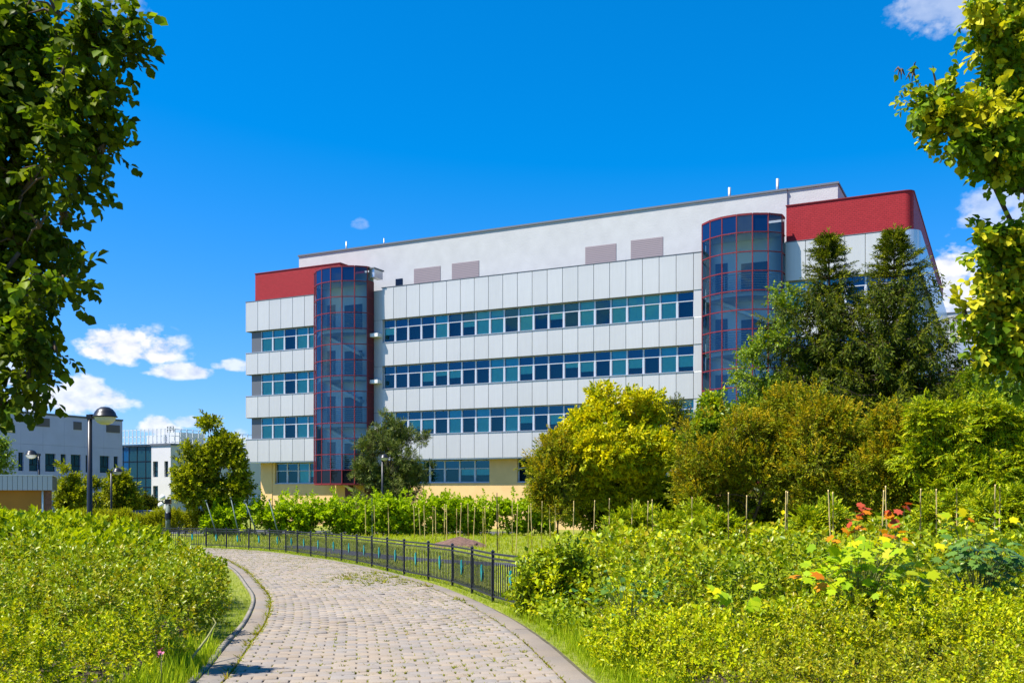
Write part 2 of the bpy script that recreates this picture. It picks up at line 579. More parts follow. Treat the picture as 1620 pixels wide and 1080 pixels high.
M['lf_yellow'] = leaf_mat('golden_elder_leaf', [(.36,.37,.010),(.45,.43,.012),(.22,.27,.012),(.48,.44,.014),(.40,.39,.012),(.16,.20,.01)], .42, .5, 1.05)
M['lf_elderg'] = leaf_mat('elder_leaf_green', [(.13, .18, .012), (.22, .25, .014), (.09, .14, .012)], .4, .5, 1.25)
M['lf_bloss'] = simple('blossom_cream', (.62, .60, .42), .8)
M['lf_brown'] = leaf_mat('bronze_leaf', [(.08, .115, .010), (.13, .155, .012), (.17, .16, .011), (.10, .145, .010), (.05, .08, .010), (.15, .175, .012)], .36, .5, 1.25)
M['lf_brown_lit'] = leaf_mat('bronze_leaf_sunlit', [(.22, .18, .010), (.18, .16, .010), (.25, .20, .012)], .36, .5, 1.2)  # gold for upward tips: sunlight put into the leaf colour
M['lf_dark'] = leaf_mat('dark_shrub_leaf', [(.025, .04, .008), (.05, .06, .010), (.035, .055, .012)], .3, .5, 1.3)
M['lf_spruce'] = leaf_mat('spruce_needle', [(.014, .028, .004), (.028, .048, .005), (.055, .075, .007), (.020, .036, .005)], .18, .5, 1.3)
M['lf_spruce_tip'] = leaf_mat('spruce_needle_tip', [(.09, .115, .010), (.13, .15, .012), (.06, .085, .010)], .2, .5, 1.3)
M['lf_pine'] = leaf_mat('pine_needle', [(.040, .065, .030), (.065, .095, .045), (.10, .13, .055), (.05, .078, .035)], .15, .5, 1.2)
M['lf_birch'] = leaf_mat('birch_leaf', [(.05, .10, .016), (.09, .15, .025), (.13, .19, .04), (.07, .12, .02)], .38, .3, 1.4, .5)
M['lf_sumac'] = leaf_mat('sumac_leaf', [(.05,.10,.008),(.18,.26,.012),(.09,.15,.010),(.27,.32,.012),(.06,.11,.008),(.29,.29,.014),(.15,.22,.01)], .34, .4, 1.3)
M['lf_small'] = leaf_mat('maple_crown_leaf', [(0.05, 0.075, 0.008), (0.12, 0.155, 0.01), (0.19, 0.21, 0.012), (0.08, 0.11, 0.009), (0.15, 0.175, 0.01)], .38, .42, 1.35)
M['lf_vine'] = leaf_mat('vine_leaf', [(0.09, 0.165, 0.009), (0.16, 0.25, 0.012), (0.24, 0.33, 0.013), (0.12, 0.2, 0.01), (0.18, 0.27, 0.012)], .42, .4, 1.4)
M['lf_lowhedge'] = leaf_mat('clipped_hedge_leaf', [(.10, .14, .014), (.15, .18, .018), (.20, .21, .02), (.12, .15, .015)], .35, .5, 1.3)
M['lf_oak'] = leaf_mat('oak_leaf', [(0.02, 0.06, 0.022), (0.045, 0.105, 0.04), (0.075, 0.145, 0.055), (0.03, 0.08, 0.03)], .35, .35, 1.2, .5)
M['lf_maple'] = leaf_mat('maple_leaf', [(.09, .17, .010), (.17, .27, .012), (.24, .32, .012), (.12, .21, .010)], .42, .42, 1.3)
M['lf_orange'] = leaf_mat('maple_leaf_orange', [(.36, .12, .012), (.40, .19, .015), (.32, .085, .015)], .4, .45, 1.0)
M['lf_red'] = leaf_mat('maple_leaf_red', [(.30, .035, .05), (.33, .06, .05), (.25, .05, .06)], .4, .45, .9)
M['lf_grass'] = leaf_mat('grass_blade', [(.11, .19, .014), (.18, .26, .018), (.24, .30, .03), (.15, .22, .015)], .4, .5, 1.25)
M['lf_weed'] = leaf_mat('weed_leaf', [(.05, .07, .010), (.08, .10, .012), (.11, .13, .014), (.10, .075, .02)], .3, .5, 1.2)
M['lf_lawn'] = leaf_mat('lawn_blade', [(.14, .21, .012), (.21, .28, .016), (.28, .31, .02), (.18, .25, .014)], .4, .5, 1.2)

# ------------------------------------------------------------------ leaf templates (numpy)
def leaf_simple(l=1.0, w=0.5, fold=0.12, droop=0.1):
    v = np.array([(0, 0, 0), (.42 * l, w / 2, fold * l), (l, 0, -droop * l), (.42 * l, -w / 2, fold * l)], float)
    return v, np.array([(0, 2, 1), (0, 3, 2)])


def leaf_oval(l=1.0, w=.5, fold=.09, droop=.14):
    v = np.array([(0, 0, 0), (.25 * l, .40 * w, fold * l), (.62 * l, .44 * w, fold * .8 * l), (l, 0, -droop * l), (.62 * l, -.44 * w, fold * .8 * l), (.25 * l, -.40 * w, fold * l)], float)
    return v, np.array([(0, 3, 1), (1, 3, 2), (3, 0, 4), (4, 0, 5)])


def leaf_broad(l=1.0, w=0.85, fold=.10, droop=.18):
    v = np.array([(0, 0, 0), (.08 * l, .36 * w, fold * l * .7), (.45 * l, .5 * w, fold * l), (.8 * l, .2 * w, -.02 * l), (l, 0, -droop * l),
                  (.8 * l, -.2 * w, -.02 * l), (.45 * l, -.5 * w, fold * l), (.08 * l, -.36 * w, fold * l * .7), (.5 * l, 0, 0)], float)
    f = [(8, 0, 1)[::-1], (8, 1, 2)[::-1], (8, 2, 3)[::-1], (8, 3, 4)[::-1], (8, 4, 5)[::-1], (8, 5, 6)[::-1], (8, 6, 7)[::-1], (8, 7, 0)[::-1]]
    return v, np.array(f)


def leaf_lobed(lobes, l=1.0):
    """palmate outline: list of (angle deg, radius) from one side of the stalk to the other"""
    pts = [(0, 0, 0)]
    c = np.array((.32 * l, 0, .03 * l))
    ring = []
    for a, r in lobes:
        t = math.radians(a)
        ring.append((c[0] + r * l * math.cos(t), r * l * math.sin(t), -.10 * l * r * r + .03 * l))
    v = np.array([tuple(c), (0, 0, 0)] + ring, float)
    n = len(ring)
    f = [(0, 1, 2)]
    f += [(0, 2 + i, 3 + i) for i in range(n - 1)]
    f += [(0, 1 + n, 1)]
    return v, np.array(f)


MAPLE = [(-150, .40), (-128, .34), (-104, .56), (-76, .40), (-60, .50), (-46, .64), (-24, .42), (-10, .55), (0, .70), (10, .55), (24, .42), (46, .64), (60, .50), (76, .40), (104, .56), (128, .34), (150, .40)]
VINE = [(-140, .38), (-80, .50), (-55, .38), (-30, .52), (0, .66), (30, .52), (55, .38), (80, .50), (140, .38)]


def rot_from(dirs, roll=None, ups=None):
    """frames (N,3,3): columns are x along dirs, y sideways, z the leaf's upper side"""
    d = dirs / np.linalg.norm(dirs, axis=1, keepdims=True)
    n = len(d)
    if ups is None:
        ups = np.tile(np.array([0, 0, 1.0]), (n, 1))
    y = np.cross(ups, d)
    ln = np.linalg.norm(y, axis=1, keepdims=True)
    bad = ln[:, 0] < 1e-3
    y[bad] = (1, 0, 0); ln[bad] = 1
    y /= ln
    z = np.cross(d, y)
    if roll is not None:
        c, s = np.cos(roll)[:, None], np.sin(roll)[:, None]
        y, z = y * c + z * s, z * c - y * s
    return np.stack([d, y, z], axis=2)


def sprig(n, length, leaf, lsize, spread=55, droop=0.15, seed=0, flat=0.0, hang=0.0, stem=True, sw=0.012, curve=0.0, tipcluster=0.0, adax=0.0):
    """a twig along +x bearing n leaves; returns verts, tris, material index (0 leaf, 1 stem)"""
    r = np.random.default_rng(seed)
    V, T, MI = [], [], []
    b = 0
    for i in range(n):
        t = (i + .5) / n
        t = t ** (1 - tipcluster)
        px = np.array((t * length, 0, curve * length * t * t))
        az = i * 2.399 + r.uniform(-.4, .4)
        if flat:
            az = (PI / 2 if i % 2 else -PI / 2) + r.uniform(-.5, .5) * (1 - flat)
        pit = math.radians(spread) * r.uniform(.7, 1.3) * (1 - .45 * t)
        d = np.array((math.cos(pit), math.sin(pit) * math.cos(az), math.sin(pit) * math.sin(az)))
        if flat:
            d = np.array((math.cos(pit), math.sin(pit) * math.sin(az), .25 * math.cos(az) - droop * .4))
        d[2] -= hang
        up = (np.array((-.25, 0, 1.0)) + r.normal(0, .5, 3)) if not adax else (np.array((adax, 0, .35)) + r.normal(0, .30, 3))
        R = rot_from(d[None], ups=up[None])[0]
        s = lsize * r.uniform(.75, 1.2)
        lv = leaf[0] * s
        V.append(lv @ R.T + px); T.append(leaf[1] + b); MI.append(np.zeros(len(leaf[1]), int))
        b += len(lv)
    if stem:
        w = sw
        p0, p1 = np.zeros(3), np.array((length, 0, curve * length))
        sv = np.array([p0 + (0, w, 0), p0 + (0, -w, 0), p1, p0 + (0, 0, w), p0 + (0, 0, -w)])
        V.append(sv); T.append(np.array([(0, 1, 2), (3, 4, 2)]) + b); MI.append(np.ones(2, int))
    return np.concatenate(V), np.concatenate(T), np.concatenate(MI)


def scatter(variants, pos, dirs, size, roll=None, ups=None, seed=1, alt=None):
    """copies of the variants into one vertex / triangle array; alt: per-copy material shift"""
    r = np.random.default_rng(seed)
    n = len(pos)
    which = r.integers(0, len(variants), n)
    if np.isscalar(size):
        size = np.full(n, size)
    R = rot_from(dirs, roll, ups)
    V, T, MI = [], [], []
    b = 0
    for k, (v, t, mi) in enumerate(variants):
        ix = np.nonzero(which == k)[0]
        if not len(ix):
            continue
        P = np.einsum('nij,kj->nki', R[ix], v) * size[ix][:, None, None] + pos[ix][:, None, :]
        tt = t[None] + (np.arange(len(ix)) * len(v))[:, None, None] + b
        m = np.tile(mi, (len(ix), 1))
        if alt is not None:
            m = np.where(m == 0, alt[ix][:, None], m)
        V.append(P.reshape(-1, 3)); T.append(tt.reshape(-1, 3)); MI.append(m.reshape(-1))
        b += len(ix) * len(v)
    return np.concatenate(V), np.concatenate(T), np.concatenate(MI)


def noise3(p, s, seed=0):
    """cheap smooth pseudo noise in -1..1"""
    r = np.random.default_rng(seed)
    out = np.zeros(len(p))
    for k in range(6):
        d = r.normal(size=3); d /= np.linalg.norm(d)
        out += np.sin((p @ d) * s * r.uniform(.7, 1.6) + r.uniform(0, 6.3) + 1.3 * np.sin((p @ np.roll(d, 1)) * s * .8 + r.uniform(0, 6)))
    return out / 4.0


def unit(n, r):
    d = r.normal(size=(n, 3))
    return d / np.linalg.norm(d, axis=1, keepdims=True)


def subblobs(blobs, per, k0, k1, seed, squash=.85, zmin=None):
    """each big lobe (x,y,z,rx,ry,rz) broken into small clumps at its surface"""
    r = np.random.default_rng(seed)
    out = []
    for (x, y, z, rx, ry, rz) in blobs:
        d = unit(per, r)
        f = r.uniform(.45, .92, per)
        m = (rx * ry * rz) ** (1 / 3)
        for i in range(per):
            s = m * r.uniform(k0, k1)
            c = (x + d[i, 0] * rx * f[i], y + d[i, 1] * ry * f[i], z + d[i, 2] * rz * f[i])
            if zmin is not None and c[2] - s < zmin:
                continue
            out.append((*c, s * r.uniform(.85, 1.25), s * r.uniform(.85, 1.25), s * squash))
    return np.array(out)


def blob_points(b, n, seed, depth=.35, cam_bias=0.0):
    """points in the outer shells of clumps, with outward directions"""
    r = np.random.default_rng(seed)
    w = (b[:, 3] * b[:, 5]); w = w / w.sum()
    ix = r.choice(len(b), n, p=w)
    d = unit(n, r)
    if cam_bias:
        flip = (d[:, 1] > 0) & (r.random(n) < cam_bias)
        d[flip, 1] *= -1
    f = 1 - np.abs(r.normal(0, depth, n)); f = np.clip(f, .05, 1.08)
    c, rad = b[ix, :3], b[ix, 3:]
    pos = c + d * rad * f[:, None]
    nor = d / rad
    nor /= np.linalg.norm(nor, axis=1, keepdims=True)
    return pos, nor


def px_blob(px, py, rpx, Y, ry=None, asp=1.0, dy=0.0):
    c = at(px, py, Y)
    r = rpx / F * Y
    return (c.x, Y + dy, c.z, r, ry if ry else r, r * asp)


def make_crown(name, parent, base, blobs, n, variants, size, mats, seed, depth=.3, out=.75, upv=.35, rnd=.5, cut=None, cut_s=2.0, alt_p=None, zfloor=None, cam_bias=.25, kind=None):
    pos, nor = blob_points(blobs, n, seed, depth, cam_bias)
    r = np.random.default_rng(seed + 1)
    if zfloor is not None:
        k = pos[:, 2] > zfloor
        pos, nor = pos[k], nor[k]
    if cut is not None:
        k = noise3(pos, cut_s, seed) > cut
        pos, nor = pos[k], nor[k]
    n = len(pos)
    d = nor * out + np.array((0, 0, upv)) + r.normal(0, rnd, (n, 3))
    alt = None
    if alt_p:
        # alt_p: (probability, material index, minimum upward facing)
        alt = np.zeros(n, int)
        nn = noise3(pos, cut_s * 1.7, seed + 5)
        alt[(r.random(n) < alt_p[0]) & (nor[:, 2] + .5 * nn > alt_p[2])] = alt_p[1]
    sz = size * r.uniform(.75, 1.25, n)
    ups = nor * .6 + np.array((0, 0, .8)) + r.normal(0, .25, (n, 3))
    v, t, mi = scatter(variants, pos - np.array(base), d, sz, ups=ups, seed=seed + 2, alt=alt)
    o = link(name, np_mesh(name, v, t, mats, mi), parent)
    if kind: o['kind'] = kind
    return o


def make_trunk(parent, base, ends, r0, mat, seed=0, name='trunk', fork=.35, tip=.012, wob=.12):
    """tapered trunk with limbs running out to the given ends (world points)"""
    r = random.Random(seed)
    b = MB()
    B = Vector(base)
    ends = [Vector(e) for e in ends]
    top = max(ends, key=lambda e: e.z)
    pts = []
    for i in range(7):
        t = i / 6
        p = B.lerp(top, t) + Vector((r.uniform(-wob, wob), r.uniform(-wob, wob), 0)) * (1 if 0 < i else 0)
        pts.append(p - B)
    rad = [max(tip, r0 * (1 - i / 6) ** .9) for i in range(7)]
    b.tube(pts, rad, 8)
    for e in ends:
        if e is top:
            continue
        t = fork + r.uniform(-.1, .25)
        k = min(5, max(0, int(t * 6)))
        s = pts[k].lerp(pts[k + 1], t * 6 - k if t * 6 - k <= 1 else 1)
        rr = max(tip * 1.3, rad[k] * .6)
        q = e - B
        m1 = s.lerp(q, .35) + Vector((r.uniform(-wob, wob), r.uniform(-wob, wob), wob))
        m2 = s.lerp(q, .7) + Vector((r.uniform(-wob, wob), r.uniform(-wob, wob), wob * .6))
        b.tube([s, m1, m2, q], [rr, rr * .7, rr * .45, tip], 6)
    return b.build(name, mat, parent)


LS = leaf_simple()
LSN = leaf_simple(1, .38, .1, .12)
LSW = leaf_simple(1, .62, .12, .16)
LO = leaf_oval(1, .55)
LOW = leaf_oval(1, .66)
LB = leaf_broad()
LM = leaf_lobed(MAPLE)
LV = leaf_lobed(VINE)
# ================================================================== ground and path
def make_ground():
    ys = [-80, 0, 62.5, 140, 3000]
    xs = [-3000, -200, 200, 3000]
    v = [(x, y, g1(y)) for y in ys for x in xs]
    f = []
    nx = len(xs)
    for j in range(len(ys) - 1):
        for i in range(nx - 1):
            f.append((j * nx + i, j * nx + i + 1, (j + 1) * nx + i + 1, (j + 1) * nx + i))
    me = bpy.data.meshes.new('ground'); me.from_pydata(v, [], f); me.materials.append(M['ground'])
    tag(link('ground', me), 'green mown lawn and ground sloping gently down towards the office building', None, None, 'structure')


make_ground()

PAIRS = [((-1.9, 2.5), (1.25, 2.5)), ((-2.2, 5.5), (.88, 5.5)), ((-2.51, 7.93), (.59, 7.93)), ((-2.88, 10.02), (.32, 10.2)), ((-3.24, 12.05), (-.08, 12.6)), ((-3.93, 15.04), (-.80, 15.8)),
         ((-4.78, 17.8), (-1.78, 19.2)), ((-6.65, 23.4), (-4.2, 25.5)), ((-9.3, 30.0), (-7.6, 32.2)), ((-12.2, 33.8), (-10.4, 36.0)), ((-16.5, 37.0), (-15.3, 39.6)), ((-24, 40.2), (-23.3, 43.0))]


def catmull(P, n):
    P = np.array(P, float)
    Q = np.vstack([2 * P[0] - P[1], P, 2 * P[-1] - P[-2]])
    out = []
    m = len(P) - 1
    for i in range(n):
        t = i / (n - 1) * m
        k = min(int(t), m - 1); u = t - k
        a, b, c, d = Q[k], Q[k + 1], Q[k + 2], Q[k + 3]
        out.append(.5 * ((2 * b) + (c - a) * u + (2 * a - 5 * b + 4 * c - d) * u * u + (3 * b - a - 3 * c + d) * u ** 3))
    return np.array(out)


NS = 700
PL = catmull([p[0] for p in PAIRS], NS)
PR = catmull([p[1] for p in PAIRS], NS)
PC = (PL + PR) / 2
ARC = np.concatenate([[0], np.cumsum(np.linalg.norm(np.diff(PC, axis=0), axis=1))])
PATH_LEN = ARC[-1]


def path_pt(s, u):
    """s metres along the middle, u 0 (left edge) .. 1 (right edge)"""
    i = np.interp(s, ARC, np.arange(NS))
    l = np.array([np.interp(i, np.arange(NS), PL[:, k]) for k in (0, 1)]).T
    r = np.array([np.interp(i, np.arange(NS), PR[:, k]) for k in (0, 1)]).T
    u = np.asarray(u)[..., None]
    return l * (1 - u) + r * u


def xl_at(y):
    return np.interp(y, PL[:, 1], PL[:, 0])


def xr_at(y):
    return np.interp(y, PR[:, 1], PR[:, 0])


def make_path():
    # bedding sheet under the stones, with soil in the joints
    v, f = [], []
    for i in range(0, NS, 4):
        for p, o in ((PL[i], -1), (PR[i], 1)):
            d = (PR[i] - PL[i]); d = d / np.linalg.norm(d)
            q = p + d * o * .06
            v.append((q[0], q[1], g1(q[1]) + .006))
    n = len(v) // 2
    for i in range(n - 1):
        f.append((2 * i, 2 * i + 1, 2 * i + 3, 2 * i + 2))
    me = bpy.data.meshes.new('path'); me.from_pydata(v, [], f); me.materials.append(M['joint_soil'])
    path = tag(link('path', me), 'curving path of small pale paving stones with weeds in the joints', None, None, 'structure')
    # one stone: a block with slightly worn top edges
    a, b_, h = .5, .5, 1.0
    i_ = .46
    sv = np.array([(-a, -b_, 0), (a, -b_, 0), (a, b_, 0), (-a, b_, 0), (-a, -b_, .75), (a, -b_, .75), (a, b_, .75), (-a, b_, .75), (-i_, -i_, 1), (i_, -i_, 1), (i_, i_, 1), (-i_, i_, 1)])
    q = [(8, 9, 10, 11)] + [(k, (k + 1) % 4, 4 + (k + 1) % 4, 4 + k) for k in range(4)] + [(4 + k, 4 + (k + 1) % 4, 8 + (k + 1) % 4, 8 + k) for k in range(4)]
    st = np.array([t for (A, B, C, D) in q for t in ((A, B, C), (A, C, D))])
    stone_me = np_mesh('paving_stone', sv, st, M['stone'])
    slope = math.atan(-.02)
    e0 = .066            # share of the width taken by the edging on either side
    NC = 13
    ROW = .135
    rows = np.arange(.0, PATH_LEN - .5, ROW)
    L = []
    r = np.random.default_rng(3)
    for ri, s in enumerate(rows):
        odd = ri % 2
        for c in range(NC + odd):
            ua = max(0.0, c - .5 * odd); ub = min(float(NC), c + 1 - .5 * odd)
            L.append((s, e0 + (ua + ub) / 2 / NC * (1 - 2 * e0), ub - ua))
    L = np.array(L)
    P = path_pt(L[:, 0], L[:, 1])
    P2 = path_pt(L[:, 0] + .05, L[:, 1])
    T = P2 - P; T /= np.linalg.norm(T, axis=1, keepdims=True)
    WID = np.linalg.norm(path_pt(L[:, 0], np.ones(len(L))) - path_pt(L[:, 0], np.zeros(len(L))), axis=1) * (1 - 2 * e0) / NC * L[:, 2]
    STP = np.linalg.norm(path_pt(L[:, 0] + ROW / 2, L[:, 1]) - path_pt(L[:, 0] - ROW / 2, L[:, 1]), axis=1)
    z = gz(P[:, 1])
    mats = []
    for k in range(len(L)):
        ang = math.atan2(T[k, 1], T[k, 0]) + r.normal(0, .012)
        hgt = .028 + r.normal(0, .003)
        m = Matrix.Translation((P[k, 0], P[k, 1], z[k])) @ Matrix.Rotation(slope, 4, 'X') @ Matrix.Rotation(ang, 4, 'Z') @ Matrix.Rotation(r.normal(0, .008), 4, 'X') @ Matrix.Diagonal((STP[k] - .004, WID[k] - .017, hgt, 1))
        mats.append(m)
    # seen first: those in the picture, nearest to the camera
    px = CX + P[:, 0] / np.maximum(P[:, 1], .1) * F
    py = HZ + (EYE - z) / np.maximum(P[:, 1], .1) * F
    vis = (P[:, 1] > 5) & (px > -10) & (px < 1630) & (py < 1085)
    order = np.argsort(np.where(vis, P[:, 1], 1e6 + P[:, 1]))
    near = set(order[:300].tolist())
    V, Tt = [], []
    bcount = 0
    A = np.array([np.array(m) for m in mats])
    h4 = np.concatenate([sv, np.ones((len(sv), 1))], axis=1)
    for k in range(len(L)):
        if k in near:
            link('paving_stone', stone_me, path, mat4=mats[k])
    rest = np.array([k for k in range(len(L)) if k not in near])
    VV = np.einsum('nij,kj->nki', A[rest], h4)[:, :, :3].reshape(-1, 3)
    TT = (st[None] + (np.arange(len(rest)) * len(sv))[:, None, None]).reshape(-1, 3)
    o = link('paving_stones', np_mesh('paving_stones', VV, TT, M['stone']), path)
    o['kind'] = 'stuff'
    # edging slabs on both sides, a low kerb on the inner side
    for side in (0, 1):
        for s in np.arange(.0, PATH_LEN - 1, .41):
            u = .030 if side == 0 else 1 - .030
            p = path_pt(np.array([s + .205]), np.array([u]))[0]; p2 = path_pt(np.array([s + .255]), np.array([u]))[0]
            w0 = np.linalg.norm(path_pt(np.array([s]), np.array([0.]))[0] - path_pt(np.array([s]), np.array([1.]))[0])
            l0 = np.linalg.norm(path_pt(np.array([s]), np.array([u]))[0] - path_pt(np.array([s + .41]), np.array([u]))[0])
            ang = math.atan2(*(p2 - p)[::-1])
            m = Matrix.Translation((p[0], p[1], g1(p[1]))) @ Matrix.Rotation(slope, 4, 'X') @ Matrix.Rotation(ang, 4, 'Z') @ Matrix.Diagonal((l0 - .012, w0 * .068 - .015, .03 + r.normal(0, .002), 1))
            if p[1] > 44: continue
            if 'edging' not in globals():
                globals()['edging'] = np_mesh('edging_slab', sv, st, M['edging'])
            link('edging_slab', globals()['edging'], path, mat4=m)
            if side == 0:
                d = np.array([-(p2 - p)[1], (p2 - p)[0]]); d /= np.linalg.norm(d)
                q_ = p + d * (w0 * .034 + .030)
                if 'kerbm' not in globals():
                    globals()['kerbm'] = np_mesh('kerb_stone', sv, st, M['kerb'])
                m = Matrix.Translation((q_[0], q_[1], g1(q_[1]) - .075)) @ Matrix.Rotation(slope, 4, 'X') @ Matrix.Rotation(ang, 4, 'Z') @ Matrix.Diagonal((l0 - .012, .06, .115, 1))
                link('kerb_stone', globals()['kerbm'], path, mat4=m)
    # weeds growing in the joints
    spots = []
    fld = np.random.default_rng(11)
    ri_ = fld.integers(int(3 / ROW), int((PATH_LEN - 8) / ROW), 16000)
    ci = fld.integers(0, NC + 1, 16000) + .5 * (ri_ % 2)
    ss = ri_ * ROW + fld.uniform(-.035, .035, 16000)
    uu = np.minimum(e0 + ci / NC * (1 - 2 * e0), 1 - e0)
    pp = path_pt(ss, uu)
    p3 = np.stack([pp[:, 0], pp[:, 1], pp[:, 1] * 0], 1)
    dens = .5 * noise3(p3, 1.3, 4) + .3 * noise3(p3, .5, 9) + (uu - .5) * .9
    keep = fld.random(len(ss)) < np.clip(.46 + .6 * dens, .12, .95)
    big = (dens > .30) & (fld.random(len(ss)) < .25) & (pp[:, 1] < 22)
    edge = np.stack([path_pt(np.arange(3, PATH_LEN - 8, .035), np.full(len(np.arange(3, PATH_LEN - 8, .035)), e0 - .004))], 0)[0]
    edge = edge[fld.random(len(edge)) < .6]
    pts = np.concatenate([pp[keep], edge])
    wsz = np.concatenate([np.where(big, 1.9, .62)[keep], np.full(len(edge), 1.0)])
    n = len(pts)
    tuft = []
    for sd in range(4):
        rr = np.random.default_rng(sd)
        V, T = [], []
        for i in range(9):
            a = rr.uniform(0, 6.28); l = rr.uniform(.5, 1.1); w = .16
            dx, dy = math.cos(a), math.sin(a)
            b0 = np.array((rr.normal(0, .25), rr.normal(0, .25), 0))
            V += [b0 + (-dy * w, dx * w, 0), b0 + (dy * w, -dx * w, 0), b0 + (dx * l * .9, dy * l * .9, l * rr.uniform(.25, .7))]
            T.append((3 * i, 3 * i + 1, 3 * i + 2))
        tuft.append((np.array(V), np.array(T), np.zeros(9, int)))
    ang = fld.uniform(0, 6.28, n)
    pos = np.stack([pts[:, 0] + fld.normal(0, .008, n), pts[:, 1] + fld.normal(0, .008, n), gz(pts[:, 1]) + .012], 1)
    v, t, mi = scatter(tuft, pos, np.stack([np.cos(ang), np.sin(ang), 0 * ang], 1), np.where(wsz > 1, .040, .062) * wsz * fld.uniform(.6, 1.5, n) * (1 + pts[:, 1] * .008), seed=5)
    tag(link('weeds', np_mesh('weeds', v, t, M['lf_weed'])), 'small green weeds sprouting from the joints of the stone path', None, None, 'stuff')


make_path()


def strip(name, pts, w, mat, lift, label):
    P = catmull(pts, 60)
    v, f = [], []
    for i, p in enumerate(P):
        d = P[min(i + 1, 59)] - P[max(0, i - 1)]; d /= np.linalg.norm(d)
        n = np.array((-d[1], d[0])) * w / 2
        for q in (p + n, p - n):
            v.append((q[0], q[1], g1(q[1]) + lift))
    for i in range(59):
        f.append((2 * i, 2 * i + 1, 2 * i + 3, 2 * i + 2))
    me = bpy.data.meshes.new(name); me.from_pydata(v, [], f); me.materials.append(mat)
    return tag(link(name, me), label, None, None, 'structure')


strip('asphalt_path', [(-9, 40), (-4.2, 30.5), (-1.6, 27), (1.5, 24.2), (6, 22.5), (14, 22)], 1.25, M['asphalt'], .008, 'dark grey asphalt footpath crossing the lawn behind the iron fence')
strip('parking_road', [(-90, 70), (-50, 66), (-20, 66), (0, 63.4)], 6.0, M['asphalt'], .008, 'grey asphalt car park road beyond the clipped hedge')

# ================================================================== main building
B0 = Vector((12.17, 65.0, 0.0))
ROT = math.atan2(-.4485, .8938)
bld = empty('office_building', B0, ROT, 'long white panelled office building with two glazed stair towers and red tiled corners', 'building')
UX, UY = Vector((.8938, -.4485, 0)), Vector((.4485, .8938, 0))


def fx(px, yoff=0.0):
    """local x on the plane local y = yoff seen at photo column px"""
    k = (px - CX) / F
    ox, oy = B0.x + UY.x * yoff, B0.y + UY.y * yoff
    # ox + UX.x*t = k*(oy + UX.y*t)
    return (k * oy - ox) / (UX.x - k * UX.y)


def fz(px, py, yoff=0.0):
    t = fx(px, yoff)
    Y = B0.y + UY.y * yoff + UX.y * t
    return EYE + (HZ - py) / F * Y


PT, W1T, STO = 18.55, 16.08, 3.6
WH = 1.79
WT = [W1T - STO * i for i in range(3)]            # window band tops
PB = W1T - STO * 3 - .08 + .0                      # underside of the lowest panel band
GT = 5.12
MOD = 1.187


def panel_mesh(w, h, t=.05):
    b = MB(); e = .012
    x0, x1 = -w / 2 + e, w / 2 - e
    # a shallow tray: chamfered front edge
    c = .015
    b.box(x0, x1, 0, t, 0, h)
    b.poly([(x0 + c, -.012, c), (x1 - c, -.012, c), (x1 - c, -.012, h - c), (x0 + c, -.012, h - c)])
    b.poly([(x0, 0, 0), (x1, 0, 0), (x1 - c, -.012, c), (x0 + c, -.012, c)])
    b.poly([(x1, 0, 0), (x1, 0, h), (x1 - c, -.012, h - c), (x1 - c, -.012, c)])
    b.poly([(x1, 0, h), (x0, 0, h), (x0 + c, -.012, h - c), (x1 - c, -.012, h - c)])
    b.poly([(x0, 0, h), (x0, 0, 0), (x0 + c, -.012, c), (x0 + c, -.012, h - c)])
    return b.mesh('panel', M['panel'])


_pm = {}


def panel(x0, x1, z0, z1, y=0.0):
    key = (round(x1 - x0, 3), round(z1 - z0, 3))
    if key not in _pm:
        _pm[key] = panel_mesh(x1 - x0, z1 - z0 - .02)
    link('panel', _pm[key], bld, (x0 / 2 + x1 / 2, y, z0 + .01))


def window_frame_mesh(w, h, zt, fr=.055):
    """aluminium frame with a transom at height zt"""
    b = MB()
    d0, d1 = -.03, .06
    b.box(-w / 2, -w / 2 + fr, d0, d1, 0, h); b.box(w / 2 - fr, w / 2, d0, d1, 0, h)
    b.box(-w / 2 + fr, w / 2 - fr, d0 + .002, d1, 0, fr); b.box(-w / 2 + fr, w / 2 - fr, d0 + .002, d1, h - fr, h)
    b.box(-w / 2 + fr, w / 2 - fr, d0 + .002, d1, zt - fr / 2, zt + fr / 2)
    # inner sash of the lower light
    s = .035
    b.box(-w / 2 + fr, -w / 2 + fr + s, d0 + .02, d1, fr, zt - fr / 2); b.box(w / 2 - fr - s, w / 2 - fr, d0 + .02, d1, fr, zt - fr / 2)
    return b.mesh('window', M['frame'])


_wm = {}
rb = random.Random(5)


